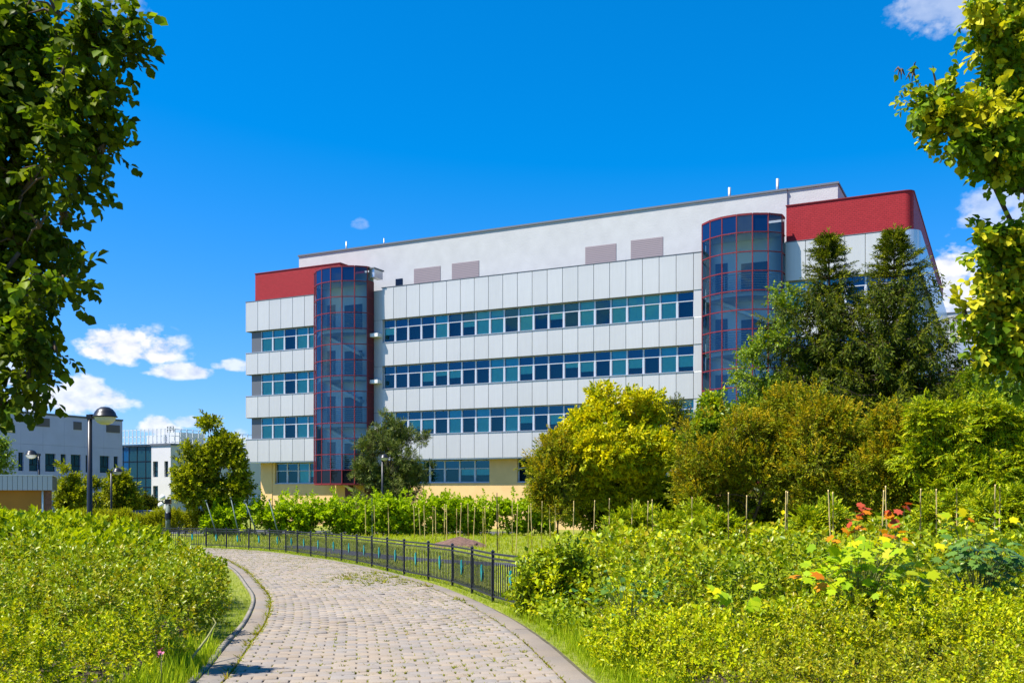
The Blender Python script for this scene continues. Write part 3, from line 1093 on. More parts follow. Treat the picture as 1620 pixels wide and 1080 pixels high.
def window(x0, x1, z0, z1, y, blind=None, ratio=.64, part='window'):
    w, h = x1 - x0, z1 - z0
    zt = h * ratio
    key = (round(w, 3), round(h, 3), ratio)
    fr = .055
    if key not in _wm:
        lo = MB(); lo.poly([(-w / 2 + fr, .02, fr), (w / 2 - fr, .02, fr), (w / 2 - fr, .02, zt - fr / 2), (-w / 2 + fr, .02, zt - fr / 2)])
        hi = MB(); hi.poly([(-w / 2 + fr, .021, zt + fr / 2), (w / 2 - fr, .021, zt + fr / 2), (w / 2 - fr, .021, h - fr), (-w / 2 + fr, .021, h - fr)])
        _wm[key] = (window_frame_mesh(w, h, zt), lo.mesh('pane', M['glass']), hi.mesh('pane', M['glass_top']))
    f, lo, hi = _wm[key]
    o = link(part, f, bld, (x0 / 2 + x1 / 2, y, z0))
    tilt = rb.uniform(-.5, .5)
    p1 = link('pane', lo, o); p1.rotation_euler = (math.radians(rb.uniform(-.35, .35)), 0, math.radians(rb.uniform(-.4, .4)))
    p2 = link('pane', hi, o); p2.rotation_euler = (math.radians(rb.uniform(-.35, .35)), 0, math.radians(rb.uniform(-.4, .4)))
    if blind is None:
        r = rb.random()
        blind = 1.0 if r < .30 else (rb.uniform(.25, .7) if r < .55 else 0)
    if blind > 0:
        zb = zt - (zt - fr) * blind
        b = MB()
        n = 6
        for i in range(n):
            xa, xb = -w / 2 + fr + (w - 2 * fr) * i / n, -w / 2 + fr + (w - 2 * fr) * (i + 1) / n
            ya, yb = .10 + .012 * (i % 2), .10 + .012 * ((i + 1) % 2)
            b.poly([(xa, ya, zb), (xb, yb, zb), (xb, yb, h - fr if blind == 1 else zt), (xa, ya, h - fr if blind == 1 else zt)])
        b.build('blind', M['blind'], o)
    return o


# solid body behind everything
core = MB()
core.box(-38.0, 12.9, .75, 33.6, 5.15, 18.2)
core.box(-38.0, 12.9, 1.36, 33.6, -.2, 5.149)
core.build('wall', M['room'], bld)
# floors: slabs between the window bands (the panels hang on these)
XL, XM0, XM1, XR = -38.35, -25.75, .65, 12.9
bands = [(PT, W1T)] + [(WT[i] - WH, WT[i + 1] if i < 2 else PB) for i in range(3)]


def band_back(x0, x1, y0=.045):
    for zt, zb in bands:
        boxm('cladding_backing', M['joint'], x0, x1, y0, .749, zb + .004, zt - .004, bld)


# ---- middle part
band_back(-24.92, XM1)
for zt, zb in bands:
    for k in range(20):
        panel(-.12 - MOD * (k + 1), -.12 - MOD * k, zb, zt)
    panel(-24.92, -.12 - MOD * 20, zb, zt)
    panel(-.12, XM1, zb, zt)
for bi, zt in enumerate(WT):
    zb = zt - WH
    for k in range(20):
        # some blinds as in the photograph
        window(-.12 - MOD * (k + 1), -.12 - MOD * k, zb, zt, .26)
    window(-24.92, -.12 - MOD * 20, zb, zt, .26)
    boxm('pier', M['panel'], -.12, XM1, .02, .74, zb - .001, zt + .001, bld)
    boxm('window_sill', M['sill'], -24.92, -.125, -.05, .22, zb - .02, zb + .035, bld)
    boxm('window_head', M['joint'], -24.92, -.125, .0, .40, zt - .02, zt + .003, bld)
boxm('parapet_coping', M['coping'], -24.98, XM1, -.03, .72, PT + .002, PT + .05, bld)
boxm('soffit', M['panel_side'], -24.92, XM1, .03, 1.29, PB - .06, PB + .002, bld)

# ---- shaded recess beside the left tower
boxm('recess_wall', M['panel'], -26.6, -24.93, .06, .748, 3.0, 18.4, bld)
for zt in [18.4] + [w for w in WT]:
    boxm('recess_joint', M['joint'], -26.4, -24.93, .052, .061, zt - .02, zt + .0, bld)

# ---- left block
LY = -.30
xs = [-38.35] + [-37.1 + 1.215 * i for i in range(5)] + [-31.3]
for zt, zb in bands:
    boxm('cladding_backing', M['joint'], -38.33, -31.3, LY + .045, .749, zb + .004, zt - .004, bld)
    for a, b in zip(xs[:-1], xs[1:]):
        panel(a, b, zb, zt, LY)
    boxm('end_panel', M['panel'], -31.298, -31.26, LY, .7, zb + .01, zt - .01, bld)
    boxm('end_panel', M['panel'], -38.40, -38.352, LY - .0, 3.0, zb + .01, zt - .01, bld)
for zt in WT:
    zb = zt - WH
    boxm('louvre_panel', M['darklouvre'], -37.95, -36.95, -.08, .72, zb - .001, zt + .001, bld)
    for a in range(4):
        window(-36.93 + 1.215 * a, -36.93 + 1.215 * (a + 1), zb, zt, -.04, blind=(1, 1, 0, 1)[a])
    window(-36.93 + 4.86, -31.3, zb, zt, -.04, blind=1)
    boxm('window_sill', M['sill'], -38.4, -31.3, LY - .04, -.07, zb - .02, zb + .035, bld)
    boxm('window_head', M['joint'], -38.3, -31.3, LY + .02, .1, zt - .02, zt + .003, bld)
boxm('red_tile_parapet', M['tile'], -37.95, -29.2, .35, 4.0, 18.5, 21.0, bld)
boxm('red_tile_parapet', M['tile'], -29.198, -28.7, .9, 4.0, 18.5, 20.9, bld)
boxm('parapet_coping', M['redsteel'], -38.0, -29.15, .31, 4.02, 21.002, 21.07, bld)
boxm('parapet_coping', M['coping'], -38.42, -31.25, LY - .03, .34, PT + .002, PT + .05, bld)
boxm('soffit', M['panel_side'], -38.35, -31.3, LY + .03, 1.29, PB - .06, PB + .002, bld)
boxm('yellow_wall', M['yellow'], -37.7, -36.5, 0.75, 1.6, -.2, 5.19, bld)
# ---- ground floor: yellow wall and windows, set back under the overhang
def ground_floor(x0, x1, wins):
    zs, zt = 3.38, GT
    boxm('yellow_wall', M['yellow'], x0, x1, .80, 1.28, -.2, zs, bld)
    edges = [x0] + [e for w in wins for e in w] + [x1]
    for i in range(0, len(edges), 2):
        if edges[i + 1] - edges[i] > .05:
            boxm('yellow_wall', M['yellow'], edges[i], edges[i + 1], .802, 1.278, zs + .002, PB - .06, bld)
    for a, b in wins:
        n = max(1, round((b - a) / 1.25))
        for i in range(n):
            window(a + (b - a) * i / n, a + (b - a) * (i + 1) / n, zs + .05, PB - .10, 1.0, ratio=.62, blind=rb.choice([0, 0, 1, .5]))
        boxm('window_sill', M['sill'], a, b, .74, 1.0, zs - .01, zs + .045, bld)
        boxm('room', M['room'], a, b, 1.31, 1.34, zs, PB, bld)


ground_floor(-36.5, -26.4, [(-36.2, -31.6)])
ground_floor(-26.4, XM1, [(-23.8, -15.9), (-13.6, -9.0), (-7.0, -2.2)])

# ---- right block with the rounded corner
RC = .9
band_back(-.1, XR)
xr_ = [XM1] + [-5.9 + 0 for _ in ()] 
seams = [fx(c) for c in (1242, 1274.5, 1306, 1336.7, 1369, 1401.5, 1430)]
R0, R1 = 5.85, seams[-1]
sx = [R0] + seams[1:]
for zt, zb in bands:
    for a, b in zip(sx[:-1], sx[1:]):
        panel(a, b, zb, zt)
    panel(XM1, R0, zb, zt, .02)
for zt in WT:
    zb = zt - WH
    for a, b in zip(sx[:-1], sx[1:]):
        window(a, b, zb, zt, .26)
    boxm('window_sill', M['sill'], R0, R1, -.05, .22, zb - .02, zb + .035, bld)
    boxm('window_head', M['joint'], R0, R1, .0, .40, zt - .02, zt + .003, bld)
    boxm('tower_back_wall', M['inner'], XM1, R0, .03, .74, zb - .001, zt + .001, bld)
boxm('soffit', M['panel_side'], XM1, R1, .03, 1.29, PB - .06, PB + .002, bld)
ground_floor(XM1, R1, [(6.3, 11.5)])


def corner(name, mat, r, z0, z1, inset=0.0, length=33.0, smooth_n=10):
    """quarter-round corner plus the long side wall, as a solid ring"""
    b = MB()
    pts = []
    cx, cy = R1, RC
    for i in range(smooth_n + 1):
        t = -PI / 2 + PI / 2 * i / smooth_n
        pts.append((cx + (r - inset) * math.cos(t), cy + (r - inset) * math.sin(t)))
    pts_side = [(cx + r - inset, length)]
    for i in range(smooth_n):
        a, c = pts[i], pts[i + 1]
        b.poly([(a[0], a[1], z0), (c[0], c[1], z0), (c[0], c[1], z1), (a[0], a[1], z1)], smooth=True)
    b.poly([(*p, z1) for p in pts] + [(cx, cy, z1)])
    b.poly([(*p, z0) for p in pts][::-1] + [(cx, cy, z0)])
    o = b.build(name, mat, bld)
    return o


for zt, zb in bands:
    corner('corner_panel', M['panel_side'], RC, zb + .01, zt - .01)
    # long side wall: panels one by one
    n = 26
    Ls = 33.0 - RC
    key = ('side', round(zt - zb, 3))
    if key not in _pm:
        m_ = MB(); m_.box(-.06, 0, .012, Ls / n - .012, 0, zt - zb - .02); _pm[key] = m_.mesh('side_panel', M['panel_side'])
    for i in range(n):
        link('side_panel', _pm[key], bld, (R1 + RC, RC + Ls * i / n, zb + .01))
    boxm('cladding_backing', M['joint'], R1 - .2, R1 + RC - .061, RC, 33.0, zb + .004, zt - .004, bld)
for zt in WT:
    zb = zt - WH
    corner('corner_glass', M['glass'], RC, zb, zt, .25)
    boxm('side_window_strip', M['dark_spandrel'], R1 - .2, R1 + RC - .26, RC, 32.9, zb, zt, bld)
    for i in range(27):
        y_ = RC + (33.0 - RC) * i / 27
        boxm('side_mullion', M['frame'], R1 + RC - .259, R1 + RC - .18, y_, y_ + .08, zb + .003, zt - .003, bld)
boxm('yellow_wall', M['yellow'], R1, R1 + .4, .9, 33, -.2, PB, bld)
boxm('soffit', M['panel_side'], R1 - .2, R1 + RC - .1, RC, 33, PB - .06, PB + .002, bld)
# red tiled top of the corner
REDI = .40
rt = MB()
ry0, ry1 = 18.55, 20.97
xr0 = fx(1242)
front = [(xr0, REDI), (R1, REDI)]
arc = [(R1 + (RC - REDI) * math.cos(-PI / 2 + PI / 2 * i / 10), RC + (RC - REDI) * math.sin(-PI / 2 + PI / 2 * i / 10)) for i in range(11)]
outl = front[:1] + arc + [(R1 + RC - REDI, 33.0), (R1 - 3, 33.0), (R1 - 3, 5), (xr0, 5)]
rt.prism(outl, ry0, ry1)
rt.build('red_tile_parapet', M['tile'], bld)
rc = MB()
outl2 = [(xr0 - .04, REDI - .05)] + [(R1 + (RC - REDI + .05) * math.cos(-PI / 2 + PI / 2 * i / 10), RC + (RC - REDI + .05) * math.sin(-PI / 2 + PI / 2 * i / 10)) for i in range(11)] + [(R1 + RC - REDI + .05, 33.05), (R1 - 3, 33.05), (R1 - 3, 5.05), (xr0 - .04, 5.05)]
rc.prism(outl2, ry1 + .002, ry1 + .06)
rc.build('parapet_coping', M['redsteel'], bld)
boxm('parapet_coping', M['coping'], R0, R1, -.03, .395, PT + .002, PT + .04, bld)

# ---- penthouse: white rendered wall set back behind the parapet
PY = 3.0
pz = EYE + 20.17
ph0, ph1, phs = fx(473, PY), fx(1325, PY), fx(1245, PY)
holes = [(655, 697, 423, 18.0), (715, 758, 414.5, 18.0), (926, 975, 388, 18.0), (998, 1049, 377.5, 18.0)]
boxm('penthouse_wall', M['render'], ph0, phs, PY, 24, 17.9, pz, bld)
boxm('penthouse_wall', M['render'], phs + .002, ph1, PY + .12, 24, 17.9, pz + .02, bld)
boxm('roof_coping', M['coping'], ph0 - .08, phs, PY - .08, 24.1, pz + .002, pz + .13, bld)
boxm('roof_coping', M['coping'], phs + .002, ph1 + .08, PY + .04, 24.1, pz + .022, pz + .15, bld)
for a, b, top, z0 in holes:
    x0, x1 = fx(a, PY), fx(b, PY)
    zt = fz((a + b) / 2, top, PY)
    z0 = zt - 2.1
    m_ = MB()
    m_.box(x0, x1, PY - .02, PY - .003, z0, zt)
    nl = 16
    for i in range(nl):
        z = z0 + (zt - z0) * (i + .5) / nl
        m_.poly([(x0 + .03, PY - .030, z - .05), (x1 - .03, PY - .030, z - .05), (x1 - .03, PY - .022, z + .04), (x0 + .03, PY - .022, z + .04)])
    m_.build('louvre', M['louvre'], bld)
x0, x1 = fx(626, PY), fx(637, PY)
boxm('roof_window', M['dark_spandrel'], x0, x1, PY - .03, PY - .002, 17.5, fz(631, 441, PY), bld)
# roof pipes, and the domed vent
for px, top, r_ in ((548, 382, .07), (607.5, 377, .05), (1154, 297, .10), (1230, 283, .10)):
    x = fx(px, PY + 1.5)
    b = MB(); z1 = fz(px, top, PY + 1.5)
    b.tube([(x, PY + 1.5, pz - .1), (x, PY + 1.5, z1)], [r_, r_], 10); b.build('roof_pipe', M['sill'], bld)
x = fx(557, PY + 2)
b = MB(); b.lathe([(.22, 0), (.22, .25), (.38, .3), (.40, .42), (.28, .58), (0, .64)], 14, 0, (x, PY + 2, pz + .1)); b.build('roof_vent', M['sill'], bld)
boxm('roof', M['coping'], -37.5, 12.5, .8, 33, 18.2, 18.4, bld)

# ---- stair towers
def stair_tower(xa, xb, zbot, right_glass, spandrel_rows):
    W_ = xb - xa
    cx = (xa + xb) / 2
    sag, side = 1.25, .85
    Rr = ((W_ / 2) ** 2 + sag ** 2) / (2 * sag)
    half = math.asin(W_ / 2 / Rr)
    n = 6
    pts = []
    for i in range(n + 1):
        t = -half + 2 * half * i / n
        pts.append((cx + Rr * math.sin(t), -side - (Rr * math.cos(t) - (Rr - sag))))
    ztop = EYE + 17.5
    lines = [ztop - 1.12 - 1.215 * i for i in range(13)]
    zb = EYE + zbot
    lines = [z for z in lines if z > zb + .3]
    zl = [ztop] + lines + [zb]
    root = boxm('stair_tower', M['inner'], xa + .02, xb - .02, -.02, .035, zb, ztop - .2, bld)
    fr = MB()
    rad = .032
    full = [(xa, 0.03)] + pts + [(xb, 0.03)]
    for p in pts:
        fr.box(p[0] - rad, p[0] + rad, p[1] - rad, p[1] + rad, zb, ztop)
    for z in zl:
        for a, b in zip(full[:-1], full[1:]):
            d = Vector((b[0] - a[0], b[1] - a[1], 0)); L_ = d.length; d.normalize()
            nn = Vector((d.y, -d.x, 0)) * .035
            A, B = Vector((a[0], a[1], z)) , Vector((b[0], b[1], z))
            h = .032 if z not in (ztop, zb) else .06
            A0, B0_ = A + d * .02, B - d * .02
            q = [A0 + nn, B0_ + nn, B0_ - nn, A0 - nn]
            k = len(fr.v)
            fr.v += [(v.x, v.y, z - h) for v in q] + [(v.x, v.y, z + h) for v in q]
            for f in ((0, 3, 2, 1), (4, 5, 6, 7), (0, 1, 5, 4), (1, 2, 6, 5), (2, 3, 7, 6), (3, 0, 4, 7)):
                fr.f.append(tuple(k + i for i in f)); fr.m.append(0); fr.s.append(False)
    fr.build('tower_frame', M['redsteel'], root)
    # glass panes between the bars
    for r_ in range(len(zl) - 1):
        z1, z0 = zl[r_] - .03, zl[r_ + 1] + .03
        for c in range(n):
            a, b = Vector((*pts[c], 0)), Vector((*pts[c + 1], 0))
            d = (b - a).normalized()
            a2, b2 = a + d * .03, b - d * .03
            if r_ == 0:
                mt = M['tower_spandrel'] if c < n - 1 else M['tower_glass']
            elif r_ == len(zl) - 2 and spandrel_rows:
                mt = M['dark_spandrel']
            else:
                mt = M['tower_glass']
            mm = MB(); mm.poly([(a2.x, a2.y, z0), (b2.x, b2.y, z0), (b2.x, b2.y, z1), (a2.x, a2.y, z1)])
            mm.build('pane', mt, root)
        # side returns
        mm = MB(); x_ = xa
        mm.poly([(xa, .02, z0), (xa, pts[0][1] + .05, z0), (xa, pts[0][1] + .05, z1), (xa, .02, z1)]); mm.build('pane', M['tower_glass'], root)
        if right_glass:
            mm = MB(); mm.poly([(xb, pts[-1][1] + .05, z0), (xb, .02, z0), (xb, .02, z1), (xb, pts[-1][1] + .05, z1)]); mm.build('pane', M['tower_glass'], root)
    if not right_glass:
        boxm('side_wall', M['darkred'], xb - .05, xb + .02, pts[-1][1] + .05, .02, zb, ztop - 1.0, root)
        boxm('roof_hood', M['panel_side'], xb - .05, xb + .45, pts[-1][1] + .3, .6, ztop - .75, ztop - .12, root)
        boxm('roof_hood', M['coping'], xb - .05, xb + .52, pts[-1][1] + .2, .7, ztop - .118, ztop - .02, root)
        for i in range(3):
            z = W1T - 1.0 - STO * i
            boxm('vent_box', M['slab'], xb + .021, xb + .75, -.55, .05, z - .35, z - .08, root)
    # roof plate, landings and the inner round, railings
    def plate(name, mat, z0, z1, inset, ybase=.03, cut=None):
        b = MB()
        o = [(cx + (p[0] - cx) * (1 - inset / (W_ / 2)), p[1] + inset) for p in pts]
        o = [(o[0][0], -.03)] + o + [(o[-1][0], -.03)]
        b.prism(o, z0, z1)
        return b.build(name, mat, root)
    plate('roof', M['redsteel'], ztop - .06, ztop + .03, .03)
    plate('tower_ceiling', M['slab'], ztop - 1.15, ztop - 1.0, .12)
    plate('tower_floor', M['redsteel'], zb - .08, zb + .02, .03)
    for i in range(4):
        z = ztop - 1.12 - 1.215 * 3 - STO_T * i
        if z > zb + .3:
            boxm('dark_back_panel', M['back_panel'], cx - .2, cx + 1.5, -.045, -.022, z, z + 2.15, root)  # dark panels added on the back wall to darken the tower interior
            boxm('dark_back_panel', M['back_panel'], cx - 1.9, cx - 1.1, -.045, -.022, z + .2, z + 2.3, root)
    zf = [ztop - 1.12 - 1.215 * 3 - STO_T * i for i in range(4)]
    for z in zf:
        if z < zb + .5: continue
        plate('landing', M['slab'], z - .30, z - .02, .22)
        # flights of stairs climbing behind the landing
        b = MB()
        b.v += [(cx - 1.9, -.6, z), (cx - 1.9, -.06, z), (cx + 1.7, -.06, z - 1.8), (cx + 1.7, -.6, z - 1.8), (cx - 1.9, -.6, z - .22), (cx - 1.9, -.06, z - .22), (cx + 1.7, -.06, z - 2.02), (cx + 1.7, -.6, z - 2.02)]
        for f in ((0, 3, 2, 1), (4, 5, 6, 7), (0, 1, 5, 4), (1, 2, 6, 5), (2, 3, 7, 6), (3, 0, 4, 7)):
            b.f.append(f); b.m.append(0); b.s.append(False)
        b.build('stair_flight', M['slab'], root)
        rl = MB()
        o = [(cx + (p[0] - cx) * .90, p[1] + .28) for p in pts]
        for j in range(7):
            zz = z + .15 + j * .155
            rl.tube([(x_, y_, zz) for x_, y_ in o], [.020 if j < 6 else .032] * len(o), 5, cap=False)
        for x_, y_ in o:
            rl.tube([(x_, y_, z - .02), (x_, y_, z + 1.1)], [.02, .02], 5, cap=False)
        rl.build('railing', M['steel'], root)
    return root


STO_T = 1.215 * 3
stair_tower(-30.82, -25.72, .72, False, True)
stair_tower(.70, 5.82, .72, True, True)
boxm('column', M['yellow'], -27.45, -27.15, -.3, 0.0, -.2, EYE + .63, bld)
boxm('door', M['darkred'], -29.0, -28.1, .74, .799, -.1, 3.2, bld)
boxm('door', M['darkred'], -27.1, -25.9, .74, .799, -.1, 3.2, bld)

def bed(name, pts, label):
    v = [(x, y, g1(y) + .004) for x, y in pts]
    me = bpy.data.meshes.new(name); me.from_pydata(v, [], [tuple(range(len(v)))]); me.materials.append(M['shaded_bed_soil'])
    tag(link(name, me), label, None, None, 'structure')


M['shaded_bed_soil'] = simple('shaded_bed_soil', (.045, .032, .020), .95, var=.4, scale=5, bump=.8, bscale=30)  # soil coloured dark so the gaps between leaves read as shade
bed('planting_bed', [(1.55, 2.2), (9, 2.2), (16, 24), (3.2, 24), (2.0, 20), (1.3, 17), (.9, 15), (.55, 13.5), (.85, 11.5), (1.1, 9), (1.35, 6)], 'soil darkened as shade between shrubs in the bed right of the path')
bed('planting_bed', [(-2.6, 2.6), (-2.75, 6), (-3.1, 8), (-3.5, 10), (-3.9, 12), (-4.8, 14.5), (-6.2, 17.5), (-8.3, 22), (-10.5, 26), (-18, 26), (-6, 2.6)], 'soil darkened as shade between plants in the bed left of the path')
bed('planting_bed', [(-19, 55.5), (2.6, 57.5), (2.6, 60.5), (-19, 58.5)], 'soil strip darkened as shade under the vine row')  # dark strip put in for the shade at the foot of the vines
#@@OTHER
# ================================================================== other buildings
M['grey_wall'] = simple('grey_plaster_skylit', (0.53, 0.53, 0.74), .85, var=.05, scale=.8, bump=.1, bscale=14)  # blue of the skylight on this wall is put into its colour
M['white_wall'] = simple('pale_plaster', (0.66, 0.65, 0.66), .85, var=.04, scale=.8)
M['vent_grille'] = simple('vent_grille', (0.17, 0.15, 0.17), .6)
M['navy_glass'] = glass_mat('navy_glass', (0.1, 0.3, 0.5), (0.5, 0.8, 1.0), 0.14, opaque=(0.006, 0.085, 0.24), see=0.1)
M['teal_glass'] = glass_mat('teal_glass', (0.2, 0.4, 0.45), (0.5, 0.75, 0.9), 0.12, opaque=(0.014, 0.065, 0.090), see=0.1)
M['white_metal'] = simple('white_metal', (0.72, 0.74, 0.74), .5, .1)
M['black_metal'] = simple('black_metal', (0.020, 0.022, 0.028), .35, .3)
M['opal'] = simple('opal_lens', (0.62, 0.60, 0.50), .35)
M['opal_globe'] = simple('opal_globe', (0.85, 0.85, 0.85), .25)
M['brick'] = simple('brown_brick', (0.20, 0.09, 0.06), .85, var=.3, scale=14)

# grey building on the left: long wall running away from us
gb = empty('grey_building', (0, 0, 0), 0, 'plain grey plastered building with dark grilles and narrow windows at left', 'building')
GC = Vector((-37.8, 95.0, 0))
gb.location = GC; gb.rotation_euler = (0, 0, ROT)
GH = EYE + (HZ - 666) / F * 95


def gpt(px):
    """distance along the wall towards us from the corner, seen at column px"""
    k = (px - CX) / F
    return -(k * GC.y - GC.x) / (UY.x - k * UY.y)


def gzz(px, py):
    t = gpt(px)
    return EYE + (HZ - py) / F * (GC.y - UY.y * t)


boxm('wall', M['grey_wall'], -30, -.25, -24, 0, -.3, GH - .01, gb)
boxm('roof_edge', M['coping'], -30.1, .06, -24.1, .06, GH, GH + .16, gb)
rows = [-.3, 2.7, 5.0, 7.2, GH]
gcols = [0, 2.2, 4.4, 6.6, 8.8, 11.0, 13.2, 15.4, 18, 24]
wins = [(29, 37.5, 714, 744), (46, 61, 715.5, 744.5), (71.5, 88, 717, 746), (96, 104.5, 718, 741), (112, 128, 719, 748), (135.5, 140, 720.5, 749), (158, 173, 722, 749), (180, 187, 723, 748)]
wl = []
for a, b, t, d in wins:
    wl.append((gpt(a), gpt(b), gzz((a + b) / 2, d), gzz((a + b) / 2, t)))
zb_, zt_ = np.mean([w[2] for w in wl]), np.mean([w[3] for w in wl])
# wall skin made of slabs with openings left for the windows
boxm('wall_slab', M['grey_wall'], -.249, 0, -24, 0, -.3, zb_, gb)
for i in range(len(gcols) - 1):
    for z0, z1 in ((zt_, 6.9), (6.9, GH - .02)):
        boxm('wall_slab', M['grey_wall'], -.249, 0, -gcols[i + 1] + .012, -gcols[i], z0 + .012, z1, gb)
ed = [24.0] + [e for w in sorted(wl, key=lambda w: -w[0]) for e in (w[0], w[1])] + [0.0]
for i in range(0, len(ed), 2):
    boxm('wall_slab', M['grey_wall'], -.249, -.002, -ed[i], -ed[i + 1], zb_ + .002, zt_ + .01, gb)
for a, b, z0, z1 in wl:
    m_ = MB()
    A_, B_ = -max(a, b), -min(a, b)
    m_.box(-.23, -.17, A_, A_ + .06, zb_ + .003, zt_); m_.box(-.23, -.17, B_ - .06, B_, zb_ + .003, zt_)
    m_.box(-.229, -.171, A_ + .06, B_ - .06, zb_ + .003, zb_ + .06); m_.box(-.229, -.171, A_ + .06, B_ - .06, zb_ + .55, zb_ + .60)
    m_.box(-.229, -.171, (A_ + B_) / 2 - .03, (A_ + B_) / 2 + .03, zb_ + .60, zt_)
    wf = m_.build('window', M['black_metal'], gb)
    m_ = MB(); m_.poly([(-.2, A_, zb_), (-.2, B_, zb_), (-.2, B_, zt_), (-.2, A_, zt_)]); m_.build('pane', M['teal_glass'], wf)
for a, b, t, d in ((54.5, 78.5, 661, 674.5), (116, 129, 667, 679.5), (168, 189.5, 672, 684)):
    a_, b_ = gpt(a), gpt(b)
    m_ = MB(); z0, z1 = gzz((a + b) / 2, d), gzz((a + b) / 2, t)
    m_.box(.002, .03, -max(a_, b_), -min(a_, b_), z0, z1)
    for i in range(9):
        z = z0 + (z1 - z0) * (i + .5) / 9
        m_.box(.031, .06, -max(a_, b_) + .03, -min(a_, b_) - .03, z - .03, z + .02)
    m_.build('vent_grille', M['vent_grille'], gb)

# white building behind it
WBY = 108.0
WB = Vector(((270 - CX) / F * WBY, WBY, 0))
wb = empty('white_building', WB, ROT, 'white building with dark blue glass bay and open rooftop screen, beyond the car park', 'building')


def wx(px, yoff=0.0):
    k = (px - CX) / F
    ox, oy = WB.x + UY.x * yoff, WB.y + UY.y * yoff
    return (k * oy - ox) / (UX.x - k * UX.y)


WHT = EYE + (HZ - 704) / F * WBY
xg0, xg1 = wx(186), wx(239.5)
boxm('wall', M['white_wall'], xg1, -.3, .3, 20, -.3, WHT - .01, wb)
def wskin(cells, x0, x1, mat, y0=0.0, y1=.299):
    """front wall with rectangular window openings (x0,x1,z0,z1 each)"""
    xs_ = sorted({x0, x1, *[c[0] for c in cells], *[c[1] for c in cells]})
    for a, b in zip(xs_[:-1], xs_[1:]):
        zz = -.3
        for c in sorted([c for c in cells if c[0] <= a + 1e-6 and c[1] >= b - 1e-6], key=lambda c: c[2]):
            boxm('wall_slab', mat, a, b, y0, y1, zz, c[2], wb); zz = c[3]
        boxm('wall_slab', mat, a, b, y0, y1, zz, WHT - .01, wb)


def wzz(py): return EYE + (HZ - py) / F * WBY
cells = [(wx(245.5), wx(250), wzz(754), wzz(729)), (wx(260), wx(266), wzz(754), wzz(729)), (wx(243), wx(250.2), wzz(792.5), wzz(768))]
cells[2] = (cells[0][0] - .35, cells[0][1], cells[2][2], cells[2][3])
cells[0] = (cells[2][0], cells[0][1], cells[0][2], cells[0][3])
wskin(cells, xg1, -.002, M['white_wall'])
for c in cells:
    m_ = MB(); m_.box(c[0], c[0] + .06, .20, .26, c[2] + .002, c[3]); m_.box(c[1] - .06, c[1], .20, .26, c[2] + .002, c[3]); m_.box(c[0] + .06, c[1] - .06, .201, .259, c[2] + .6, c[2] + .66)
    wf = m_.build('window', M['black_metal'], wb)
    m_ = MB(); m_.poly([(c[0], .24, c[2]), (c[1], .24, c[2]), (c[1], .24, c[3]), (c[0], .24, c[3])]); m_.build('pane', M['teal_glass'], wf)
# side wall receding to the right
boxm('side_wall', M['white_wall'], -.299, 0, .002, 22, -.3, WHT - .012, wb)
for y_ in (1.4, 6, 10.5):
    for z0, z1 in ((wzz(754), wzz(729)), (wzz(792), wzz(768))):
        boxm('side_window', M['teal_glass'], .002, .03, y_, y_ + 1.4, z0, z1, wb)
boxm('downpipe', M['black_metal'], .002, .09, 2.9, 2.99, 0, WHT - 3, wb)
boxm('roof_edge', M['coping'], xg1 - .1, .1, -.1, 22, WHT, WHT + .22, wb)
boxm('roof_edge', M['coping'], xg0, xg1 - .102, .2, 22, WHT - .0, WHT + .2, wb)
# glass bay, deep blue at its far end
gc_ = [wx(p, .3) for p in (186, 194, 203, 216, 229.5, 239.3)]
zr = [-.2, wzz(770), wzz(755), wzz(728.5), WHT - .02]
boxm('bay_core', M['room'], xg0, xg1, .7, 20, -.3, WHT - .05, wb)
for i in range(5):
    for j in range(4):
        m_ = MB(); m_.poly([(gc_[i] + .04, .4, zr[j] + .04), (gc_[i + 1] - .04, .4, zr[j] + .04), (gc_[i + 1] - .04, .4, zr[j + 1] - .04), (gc_[i] + .04, .4, zr[j + 1] - .04)])
        m_.build('glass_panel', M['navy_glass'] if i < 2 else M['teal_glass'], wb)
m_ = MB()
for x_ in gc_: m_.box(x_ - .035, x_ + .035, .36, .44, -.2, WHT - .03)
for z_ in zr: m_.box(xg0, xg1 - .01, .362, .438, z_ - .03, z_ + .03)
m_.build('bay_frame', M['black_metal'], wb)
# rooftop screen of white posts and rails around plant
sc = MB()
zs0, zs1 = WHT + .22, wzz(677)
for x_ in np.arange(xg0 - 2, .05, .62): sc.box(x_ - .035, x_ + .035, .0, .07, zs0, zs1)
for y_ in np.arange(.6, 20, .9): sc.box(-.02, .05, y_ - .05, y_ + .05, zs0, zs1)
for z_ in (zs0 + .15, (zs0 + zs1) / 2, zs1 - .06):
    sc.box(xg0 - 2, .05, .075, .12, z_ - .03, z_ + .03); sc.box(-.09, -.04, .13, 20, z_ - .03, z_ + .03)
sc.build('roof_screen', M['white_metal'], wb)
boxm('plant_box', M['white_metal'], wx(205), wx(232), 2.5, 6, zs0, zs1 - .5, wb)
boxm('plant_box', M['white_metal'], wx(243), wx(262), 2.0, 6, zs0, zs1 - .3, wb)
lc = MB()
lx0, lx1 = wx(232), wx(242)
for x_ in (lx0, (lx0 + lx1) / 2, lx1): lc.box(x_ - .03, x_ + .03, 3, 3.06, zs1 - .4, wzz(670))
for z_ in (wzz(676), wzz(673), wzz(670.5)): lc.box(lx0, lx1, 3.061, 3.1, z_ - .03, z_ + .03)
lc.build('ladder_cage', M['galv'], wb)

